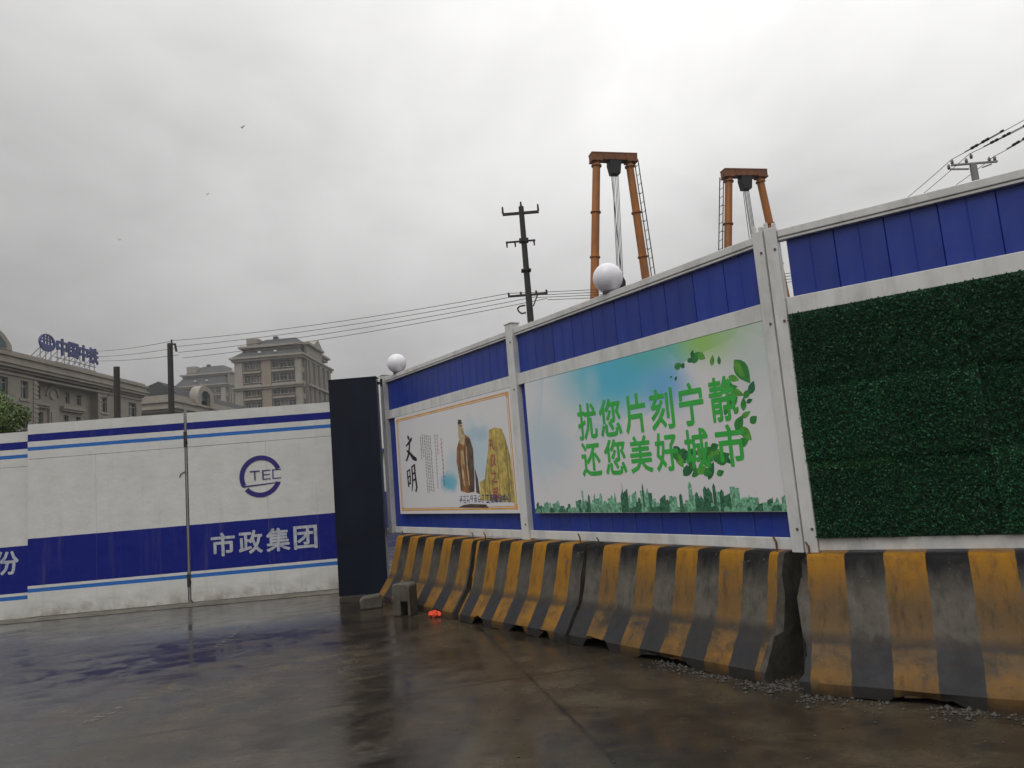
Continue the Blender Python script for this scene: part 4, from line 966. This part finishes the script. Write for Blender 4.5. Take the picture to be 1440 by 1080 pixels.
# -- long office building on the left, its front runs away from the camera
t = thing('office_building', 'long pale stone office building with heavy cornice and recessed centre', 'building', (-41.295, 57.17, 0), R(90.5))
wl = MB(); X_ = (1, 0, 0); IN = (0, 1, 0)
opl = [(-8.8, -7.6, 11.35, 12.85), (-5.8, -4.6, 11.35, 12.85), (-1.1, .93, 11.35, 12.87), (2.5, 3.45, 11.3, 12.82), (-5.8, -4.6, 7.4, 9.4), (-1.1, .9, 7.4, 9.4), (2.5, 3.45, 7.4, 9.4)]
facade(wl, (-14, 0, 0), X_, IN, 18.2, 0, 13.7, [(a + 14, b_ + 14, c, d) for a, b_, c, d in opl])
opm = [(5.42, 6.1, 11.65, 12.72), (9.63, 10.36, 11.65, 12.70), (11.42, 12.2, 11.63, 12.68), (5.6, 6.5, 8.7, 10.5), (9.4, 10.2, 8.7, 10.5), (11.3, 12.1, 8.7, 10.5)]
facade(wl, (4.2, .7, 0), X_, IN, 9.7, 0, 13.7, [(a - 4.2, b_ - 4.2, c, d) for a, b_, c, d in opm])
opr = [(14.5, 15.45, 11.2, 12.70), (17.1, 18.05, 11.2, 12.70), (19.6, 21.2, 11.2, 12.70), (14.5, 15.45, 7.6, 9.6), (17.1, 18.05, 7.6, 9.6), (19.6, 21.2, 7.6, 9.6)]
facade(wl, (13.9, 0, 0), X_, IN, 8.4, 0, 13.7, [(a - 13.9, b_ - 13.9, c, d) for a, b_, c, d in opr])
wl.quad((4.2, 0, 0), (4.2, .7, 0), (4.2, .7, 13.7), (4.2, 0, 13.7)); wl.quad((13.9, .7, 0), (13.9, 0, 0), (13.9, 0, 13.7), (13.9, .7, 13.7))
wl.quad((22.3, 0, 0), (22.3, 14, 0), (22.3, 14, 13.7), (22.3, 0, 13.7)); wl.quad((-14, 14, 0), (-14, 0, 0), (-14, 0, 13.7), (-14, 14, 13.7))
wl.build('wall', M['stone'], t)
for ops, y in ((opl, 0), (opm, .7), (opr, 0)):
    for o_ in ops: add_window(t, (0, y, 0), X_, IN, o_, .25, 2, 'glass_green' if o_[0] < 0 else 'glass')
for ops, y in ((opl, 0), (opr, 0)):
    for a, b_, c, d in ops:
        MB().box(a - .18, b_ + .18, y - .10, y - .002, c - .22, c - .003).build('window_sill', M['stone_l'], t)
cn = [(-.12, 13.10, 13.28), (-.22, 13.45, 13.62), (-.50, 13.66, 13.90), (-.62, 13.92, 14.12), (-.40, 14.14, 14.55), (-.55, 14.57, 14.78), (-.30, 14.80, 15.02)]
for y, z0, z1 in cn: MB().box(-14.2, 22.3 - y, y, 14, z0, z1).build('cornice', M['stone_l'], t)
for x in (4.05, 13.75):
    for k in range(20): MB().box(x, x + .62 - (k % 2) * .10, -.10 + (k % 2) * .05, -.003, 9.0 + k * .2 + .02, 9.0 + k * .2 + .2).build('quoin', M['stone_l'], t) if 9.0 + k * .2 < 12.95 else None
for x0, x1 in ((4.75, 7.0), (8.9, 12.4)): MB().box(x0, x1, .30, .698, 11.05, 11.30).box(x0 + .1, x1 - .1, .45, .697, 10.85, 11.045).build('balcony_ledge', M['stone_l'], t)
md = MB(); 
for k in range(24):
    a0, a1 = math.pi * k / 24, math.pi * (k + 1) / 24
    md.prism([(7.75 + .75 * math.cos(a0), 12.05 + .75 * math.sin(a0)), (7.75 + .95 * math.cos(a0), 12.05 + .95 * math.sin(a0)), (7.75 + .95 * math.cos(a1), 12.05 + .95 * math.sin(a1)), (7.75 + .75 * math.cos(a1), 12.05 + .75 * math.sin(a1))], .58, .70)
md.build('arch_moulding', M['stone_l'], t)
MB().prism([(7.75 + .42 * math.cos(q * math.pi / 8), 12.2 + .42 * math.sin(q * math.pi / 8)) for q in range(16)], .60, .70).build('medallion', M['stone_l'], t)
MB().box(7.1, 8.4, .52, .698, 9.2, 10.9).box(7.3, 8.2, .42, .518, 9.2, 10.6).build('blind_niche', M['stone_l'], t)
rf = MB(); rf.quad((-14, .6, 15.0), (22.2, .6, 15.0), (18.5, 5.5, 17.0), (-14, 5.5, 17.0)); rf.quad((22.2, .6, 15.0), (22.2, 13.5, 15.0), (18.5, 8.5, 17.0), (18.5, 5.5, 17.0)); rf.quad((-14, 5.5, 17.0), (18.5, 5.5, 17.0), (18.5, 8.5, 17.0), (-14, 8.5, 17.0)); rf.quad((22.2, 13.5, 15.0), (-14, 13.5, 15.0), (-14, 8.5, 17.0), (18.5, 8.5, 17.0))
rf.build('roof', M['roof_dark'], t)
gb = MB().prism([(-4.6, 15.03), (.95, 15.03), (.85, 15.5), (.1, 16.2), (-1.8, 17.2), (-3.6, 16.3), (-4.4, 15.6)], -.35, 1.5); gb.build('gable', M['stone_l'], t)
MB().prism([(-3.3, 15.2), (.2, 15.2), (.1, 15.6), (-.6, 16.1), (-1.7, 16.5), (-2.8, 16.1)], -.40, -.352).build('gable_window', M['glass_green'], t)
# -- rooftop sign
sg = thing('rooftop_sign', 'blue rooftop sign of a wheel emblem and four characters on steel posts', 'sign', (-41.295, 57.17, 15.02), R(90.5))
mb = MB(); c0, z0_, ro = 6.15, 1.72, .80
for k in range(36):
    a0, a1 = 2 * math.pi * k / 36, 2 * math.pi * (k + 1) / 36
    mb.prism([(c0 + (ro - .14) * 1.4 * math.cos(a0), z0_ + (ro - .12) * math.sin(a0)), (c0 + ro * 1.4 * math.cos(a0), z0_ + ro * math.sin(a0)), (c0 + ro * 1.4 * math.cos(a1), z0_ + ro * math.sin(a1)), (c0 + (ro - .14) * 1.4 * math.cos(a1), z0_ + (ro - .12) * math.sin(a1))], .05, .20)
mb.prism([(c0 - .95, z0_ - .05), (c0 - .8, z0_ - .45), (c0 - .3, z0_ - .68), (c0 + .3, z0_ - .68), (c0 + .8, z0_ - .45), (c0 + .95, z0_ - .05), (c0 + .3, z0_ - .18), (c0 - .3, z0_ - .18)], .06, .19)
for dx in (-.42, 0, .42): mb.box(c0 + dx - .07, c0 + dx + .07, .07, .18, z0_ - .2, z0_ + .66)
mb.box(c0 - .93, c0 + .93, .075, .175, z0_ + .12, z0_ + .24); mb.box(c0 - .80, c0 + .80, .078, .172, z0_ + .40, z0_ + .50)
mb.build('wheel_emblem', M['sign_blue'], sg)
for i, (c, xa, xb) in enumerate((('中', 7.55, 9.10), ('国', 9.30, 10.75), ('中', 10.95, 12.35), ('铁', 12.55, 14.10))):
    put_text(MB(), c, xa, xb, .95 if i != 1 else 1.0, 2.45 if i != 1 else 2.38, .05, .035, .14).build('sign_character', M['sign_blue'], sg)
for i, x in enumerate((5.4, 6.15, 6.9, 7.8, 8.9, 9.6, 10.5, 11.3, 12.1, 12.9, 13.7)): MB().bar((x, .26, -.02), (x, .26, 1.5), .06, .06).bar((x, .30, 1.2), (x, 1.3, -.02 + .3), .05, .05).build('support_post', M['galv'], sg)
MB().box(7.4, 14.0, .24, .30, .62, .70).box(7.4, 14.0, .24, .30, .20, .27).build('support_rail', M['galv'], sg)

# -- low stone building with dark roofs and a round dormer
cxm = at_y(243, 560, 95).x
t = thing('stone_building', 'low banded stone building with black hipped roof and round dormer', 'building', (cxm, 95, 0), 0)
wl = MB(); zc = 13.6
wl.quad((-16, 0, 0), (0, 0, 0), (0, 0, zc), (-16, 0, zc)); wl.quad((0, 0, 0), (0, 45, 0), (0, 45, zc), (0, 0, zc)); wl.quad((-16, 45, 0), (-16, 0, 0), (-16, 0, zc), (-16, 45, zc)); wl.build('wall', M['stone'], t)
for k, (e, z0, z1) in enumerate(((.15, 12.9, 13.2), (.35, 13.62, 13.95), (.7, 13.97, 14.35), (.35, 14.37, 14.85), (.6, 14.87, 15.2), (.2, 15.22, 15.9))): MB().box(-16, e, -e, 45, z0, z1).build('cornice', M['stone_l'], t)
rf = MB(); rf.quad((-7.5, .3, 15.9), (.0, .3, 15.9), (-1.2, 4, 16.6), (-3.9, 4, 18.5)); rf.quad((-7.5, .3, 15.9), (-3.9, 4, 18.5), (-3.9, 9, 18.5), (-7.5, 12, 15.9)); rf.quad((0, .3, 15.9), (0, 12, 15.9), (-3.9, 9, 18.5), (-3.9, 4, 18.5), (-1.2, 4, 16.6)); rf.build('roof', M['roof_dark'], t)
rf = MB(); rf.quad((-.3, 4.6, 15.9), (-.3, 40, 15.9), (-3, 38, 17.7), (-3, 5.5, 17.7)); rf.quad((-.3, 4.6, 15.9), (-3, 5.5, 17.7), (-8, 5.5, 17.7), (-8, 4.6, 15.9)); rf.quad((-3, 5.5, 17.7), (-3, 38, 17.7), (-8, 38, 17.7), (-8, 5.5, 17.7)); rf.build('roof', M['roof_dark'], t)
dr = MB(); n = 20
def ring(r0, r1, xa, xb, cy, cz, mbx, ry=1.0):
    for k in range(n):
        a0, a1 = math.pi * k / n, math.pi * (k + 1) / n
        q = [(cy + r * ry * math.cos(a), cz + r * math.sin(a)) for r, a in ((r0, a0), (r1, a0), (r1, a1), (r0, a1))]
        for x in (xa, xb): mbx.quad(*[(x, y, z) for y, z in q])
        mbx.quad((xa, *q[1]), (xb, *q[1]), (xb, *q[2]), (xa, *q[2])); mbx.quad((xa, *q[0]), (xa, *q[3]), (xb, *q[3]), (xb, *q[0]))
ring(1.0, 1.75, -.5, .75, 8.6, 16.3, dr, 1.5)
for cy in (8.6 - 2.06, 8.6 + 2.06): dr.box(-.5, .74, cy - .56, cy + .56, 14.9, 16.3)
dr.build('dormer', M['stone_l'], t)
MB().box(-.14, .14, -.14, .14, -.06, .35).build('dormer_finial', M['stone_l'], t).location = (.1, 8.6, 18.06)
MB().quad(*[(.2, 8.6 + 1.5 * math.cos(math.pi * k / 12), 16.3 + math.sin(math.pi * k / 12)) for k in range(13)], (.2, 7.1, 15.2), (.2, 10.1, 15.2)).build('dormer_window', M['glass_green'], t)

# -- apartment blocks
def apartment(label, ox, Y, wd, dp, z_eave, z_up, z_top, storey, k):
    t = thing('apartment_block', label, 'building', (ox, Y, 0), 0)
    X_ = (1, 0, 0); IN = (0, 1, 0); SX = (0, 1, 0); SIN = (-1, 0, 0)
    ops = []; rails = []
    zt = z_eave - .55
    nst = int(z_eave / storey) - 2
    for i in range(min(nst, 6)):
        z1 = zt - .30 - i * storey; z0 = z1 - storey * .53
        ops += [(wd * .14, wd * .225, z0, z1), (wd * .235, wd * .31, z0, z1), (wd * .32, wd * .395, z0, z1), (wd * .565, wd * .665, z0, z1), (wd * .675, wd * .785, z0, z1), (wd * .795, wd * .90, z0, z1)]
        rails.append(z0)
    wl = MB(); facade(wl, (0, 0, 0), X_, IN, wd, 0, z_eave, ops, .35)
    sops = []
    for i in range(min(nst, 6)):
        z1 = zt - .2 - i * storey; z0 = z1 - storey * .62
        for q in (.04, .14, .30, .46, .62, .78, .90): sops.append((dp * q, dp * (q + .05), z0, z1))
    wz = z_up - .8
    facade(wl, (wd, 0, 0), SX, SIN, dp, 0, z_eave, [o for o in sops], .35)
    wl.quad((0, dp, 0), (0, 0, 0), (0, 0, z_eave), (0, dp, z_eave)); wl.quad((wd, dp, 0), (0, dp, 0), (0, dp, z_eave), (wd, dp, z_eave))
    wl.build('wall', M['stone'], t)
    for o_ in ops: add_window(t, (0, 0, 0), X_, IN, o_, .35, 2, 'glass')
    for o_ in sops: add_window(t, (wd, 0, 0), SX, SIN, o_, .35, 1, 'glass', False)
    MB().box(wd * .41, wd * .55, -.35, -.003, 0, z_eave - .6).build('pier', M['tan'], t)
    for a, b_ in ((.0, .12), (.915, 1.0)): MB().box(wd * a, wd * b_ - .003, -.30, -.003, 0, z_eave - .62).build('pier', M['stone_l'], t)
    for z0 in rails:
        for a, b_ in ((.13, .40), (.56, .905)):
            MB().box(wd * a, wd * b_, -.55, -.004, z0 - .95, z0 - .55).box(wd * a, wd * b_, -.35, -.004, z0 - .14, z0 - .02).build('balcony_band', M['stone_l'], t)
    zb = zt - 2 * storey - .1
    MB().box(-.6, wd + .6, -.9, 1, zb, zb + .35).box(-.4, wd + .4, -.6, 1, zb - .45, zb - .003).build('belt_course', M['stone_l'], t)
    MB().box(-.9, wd + .9, -1.1, dp, z_eave - .05, z_eave + .35).box(-.5, wd + .5, -.7, dp, z_eave - .6, z_eave - .052).build('cornice', M['stone_l'], t)
    ze = z_eave + .36
    rf = MB(); rf.quad((-.6, -.8, ze), (wd + .4, -.8, ze), (wd - .8, 2.4, z_up - .6), (1.2, 2.4, z_up - .6)); rf.quad((-.6, dp, ze), (-.6, -.8, ze), (1.2, 2.4, z_up - .6), (1.2, dp, z_up - .6)); rf.quad((wd + .4, -.8, ze), (wd + .4, dp * .12, ze), (wd - .8, dp * .12, z_up - .6), (wd - .8, 2.4, z_up - .6)); rf.build('roof', M['roof'], t)
    for q in (.36, .60): MB().box(wd * q, wd * q + .55 * k, -.1, .35, ze + (z_up - ze) * .35, ze + (z_up - ze) * .35 + .35 * k).build('skylight', M['board'], t)
    # upper attic with its own cornice and hipped roof
    MB().box(1.0, wd - .6, 2.2, dp, z_up - .65, z_up - .02).box(.3, wd + .1, 1.4, dp, z_up, z_up + .5).build('attic', M['stone_l'], t)
    zu = z_up + .5
    rf = MB(); r0, r1 = 5.0 * k, wd * .80
    rf.quad((1.6 * k, 2, zu), (wd - .5, 2, zu), (r1, 7, z_top), (r0, 7, z_top)); rf.quad((wd - .5, 2, zu), (wd - .5, dp, zu), (r1, dp - 4, z_top), (r1, 7, z_top)); rf.quad((1.6 * k, dp, zu), (1.6 * k, 2, zu), (r0, 7, z_top), (r0, dp - 4, z_top)); rf.quad((r0, 7, z_top), (r1, 7, z_top), (r1, dp - 4, z_top), (r0, dp - 4, z_top)); rf.build('roof', M['roof'], t)
    MB().box(1.7 * k, 4.4 * k, 3, 8, zu - .02, z_top - .35).build('stair_head', M['stone'], t)
    MB().box(wd * .45, wd * .51, 6.6, 8, z_top - .2, z_top + .6).build('vent_stack', M['roof'], t)
    # side wing face: raised parapet, pediment and giant pilasters
    MB().box(wd - .2, wd + .5, dp * .13, dp * .62, z_eave + .36, z_up + .2).build('parapet', M['stone'], t)
    MB().box(wd - .4, wd + 1.1, dp * .12, dp * .64, z_up + .21, z_up + .75).build('cornice', M['stone_l'], t)
    pd = MB(); a, b_, c_ = dp * .30, dp * .62, z_up + .76
    pd.quad((wd + .9, a, c_), (wd + .9, b_, c_), (wd + .9, (a + b_) / 2, c_ + 2.0)); pd.quad((wd - .3, b_, c_), (wd - .3, a, c_), (wd - .3, (a + b_) / 2, c_ + 2.0)); pd.quad((wd - .3, a, c_), (wd + .9, a, c_), (wd + .9, (a + b_) / 2, c_ + 2), (wd - .3, (a + b_) / 2, c_ + 2)); pd.quad((wd + .9, b_, c_), (wd - .3, b_, c_), (wd - .3, (a + b_) / 2, c_ + 2), (wd + .9, (a + b_) / 2, c_ + 2)); pd.build('pediment', M['stone_l'], t)
    for q in (.115, .21, .25, .37, .41, .53, .57, .70, .74, .86): MB().box(wd + .003, wd + .6, dp * q, dp * q + .5 * k, 0, z_eave - .62).build('pilaster', M['stone_l'], t)
    MB().box(wd + .002, wd + 1.0, dp * .11, dp * .98, zb, zb + .5).build('belt_course', M['stone_l'], t)
apartment('tall beige apartment block with slate mansard roof and two skylights', -62.2, 160, 15.0, 26, 32.4, 35.2, 38.0, 3.05, 1.0)
apartment('farther apartment block with plain slate roof behind the round dormer building', -111.3, 236, 16.2, 18, 39.2, 43.3, 47.0, 3.2, 1.2)

# -- cabin seen through the slot beside the pillar
t = thing('site_cabin', 'white and blue site cabin seen through the slot beside the pillar', 'cabin', (-6.2, 24, 0), 0)
MB().box(0, 4.2, 0, 3, .1, 1.3).build('blue_skirt', M['blue'], t); MB().box(.01, 4.19, .01, 2.99, 1.301, 2.6).build('wall', M['cabin_white'], t); MB().box(-.1, 4.3, -.15, 3.15, 2.601, 2.72).build('roof', M['blue'], t)
for x in (.5, 2.6): MB().box(x, x + 1.1, -.03, .009, 1.5, 2.3).build('window', M['glass'], t)

# ------------------------------------------------------------------ tree behind the gate
pt_ = at_y(4, 600, 20)
t = thing('leafy_tree', 'bushy green tree showing above the gate leaf with one character', 'tree', (pt_.x - .45, 20, 0.0), 0)
tk = MB(); tk.tube((0, 0, 0), (.05, 0, 2.2), .13, .09, 10); rg = random.Random(2)
cent = []
for i in range(26):
    a = rg.uniform(0, 6.28); rr = rg.uniform(.3, 1.25); z = rg.uniform(2.6, 4.65); rr *= (1 - ((z - 3.3) / 2.0) ** 2) ** .5
    c = Vector((rr * math.cos(a), rr * math.sin(a), z)); cent.append(c); tk.tube((.05, 0, rg.uniform(1.6, 2.3)), c, .035, .012, 5)
tk.build('trunk', M['bark'], t)
lf = MB()
for c in cent:
    R_ = rg.uniform(.36, .58)
    for i in range(900):
        d = Vector((rg.gauss(0, 1), rg.gauss(0, 1), rg.gauss(0, 1))).normalized(); p = c + d * R_ * rg.uniform(.45, 1.05) * Vector((1, 1, .75)).length / 1.6
        n_ = (d + Vector((rg.gauss(0, .5), rg.gauss(0, .5), rg.gauss(.3, .5)))).normalized(); s1 = n_.orthogonal().normalized(); s2_ = n_.cross(s1); L = rg.uniform(.04, .07); q = rg.uniform(0, 6.28)
        u1 = s1 * math.cos(q) + s2_ * math.sin(q); u2 = n_.cross(u1)
        lf.quad(p - u1 * L, p - u2 * L * .45, p + u1 * L, p + u2 * L * .45)
lf.build('crown', M['foliage'], t)

# ------------------------------------------------------------------ birds
for i, ((px_, py_), lab, wg) in enumerate((((340, 180), 'small dark bird flying highest in the overcast sky', .20), ((291, 274), 'small dark bird gliding below the highest bird', .14), ((168, 338), 'small dark bird flying low above the rooftop sign', .14))):
    p = at_y(px_, py_, 40); b_ = MB(); s = wg
    b_.tube((-s * .5, 0, 0), (0, 0, .02), s * .05, s * .13, 6); b_.tube((0, 0, .02), (s * .5, 0, .03), s * .13, s * .04, 6)
    for sg_ in (-1, 1): b_.quad((-s * .15, 0, .03), (s * .2, 0, .03), (s * .05 - sg_ * .2 * s, sg_ * s * .9, .1 + s * .3), (-s * .15 - sg_ * .2 * s, sg_ * s * .9, .1 + s * .3))
    o = b_.build('bird', M['black_bird']); o.location = p; o.rotation_euler = (0, R(10), R(70 + 25 * i)); tag(o, lab, 'bird', 'birds in the sky')

# ------------------------------------------------------------------ damp air
hz = MB().box(-190, 90, -12, 330, -1, 62)
hm = bpy.data.materials.new('damp_air'); hm.use_nodes = True; ht_ = hm.node_tree; ht_.nodes.clear()
pv = N(ht_, 'ShaderNodeVolumePrincipled'); pv.inputs['Color'].default_value = (.93, .94, .96, 1); pv.inputs['Density'].default_value = .0006
ho = N(ht_, 'ShaderNodeOutputMaterial'); ht_.links.new(pv.outputs[0], ho.inputs['Volume'])
stuff(hz.build('haze', hm))
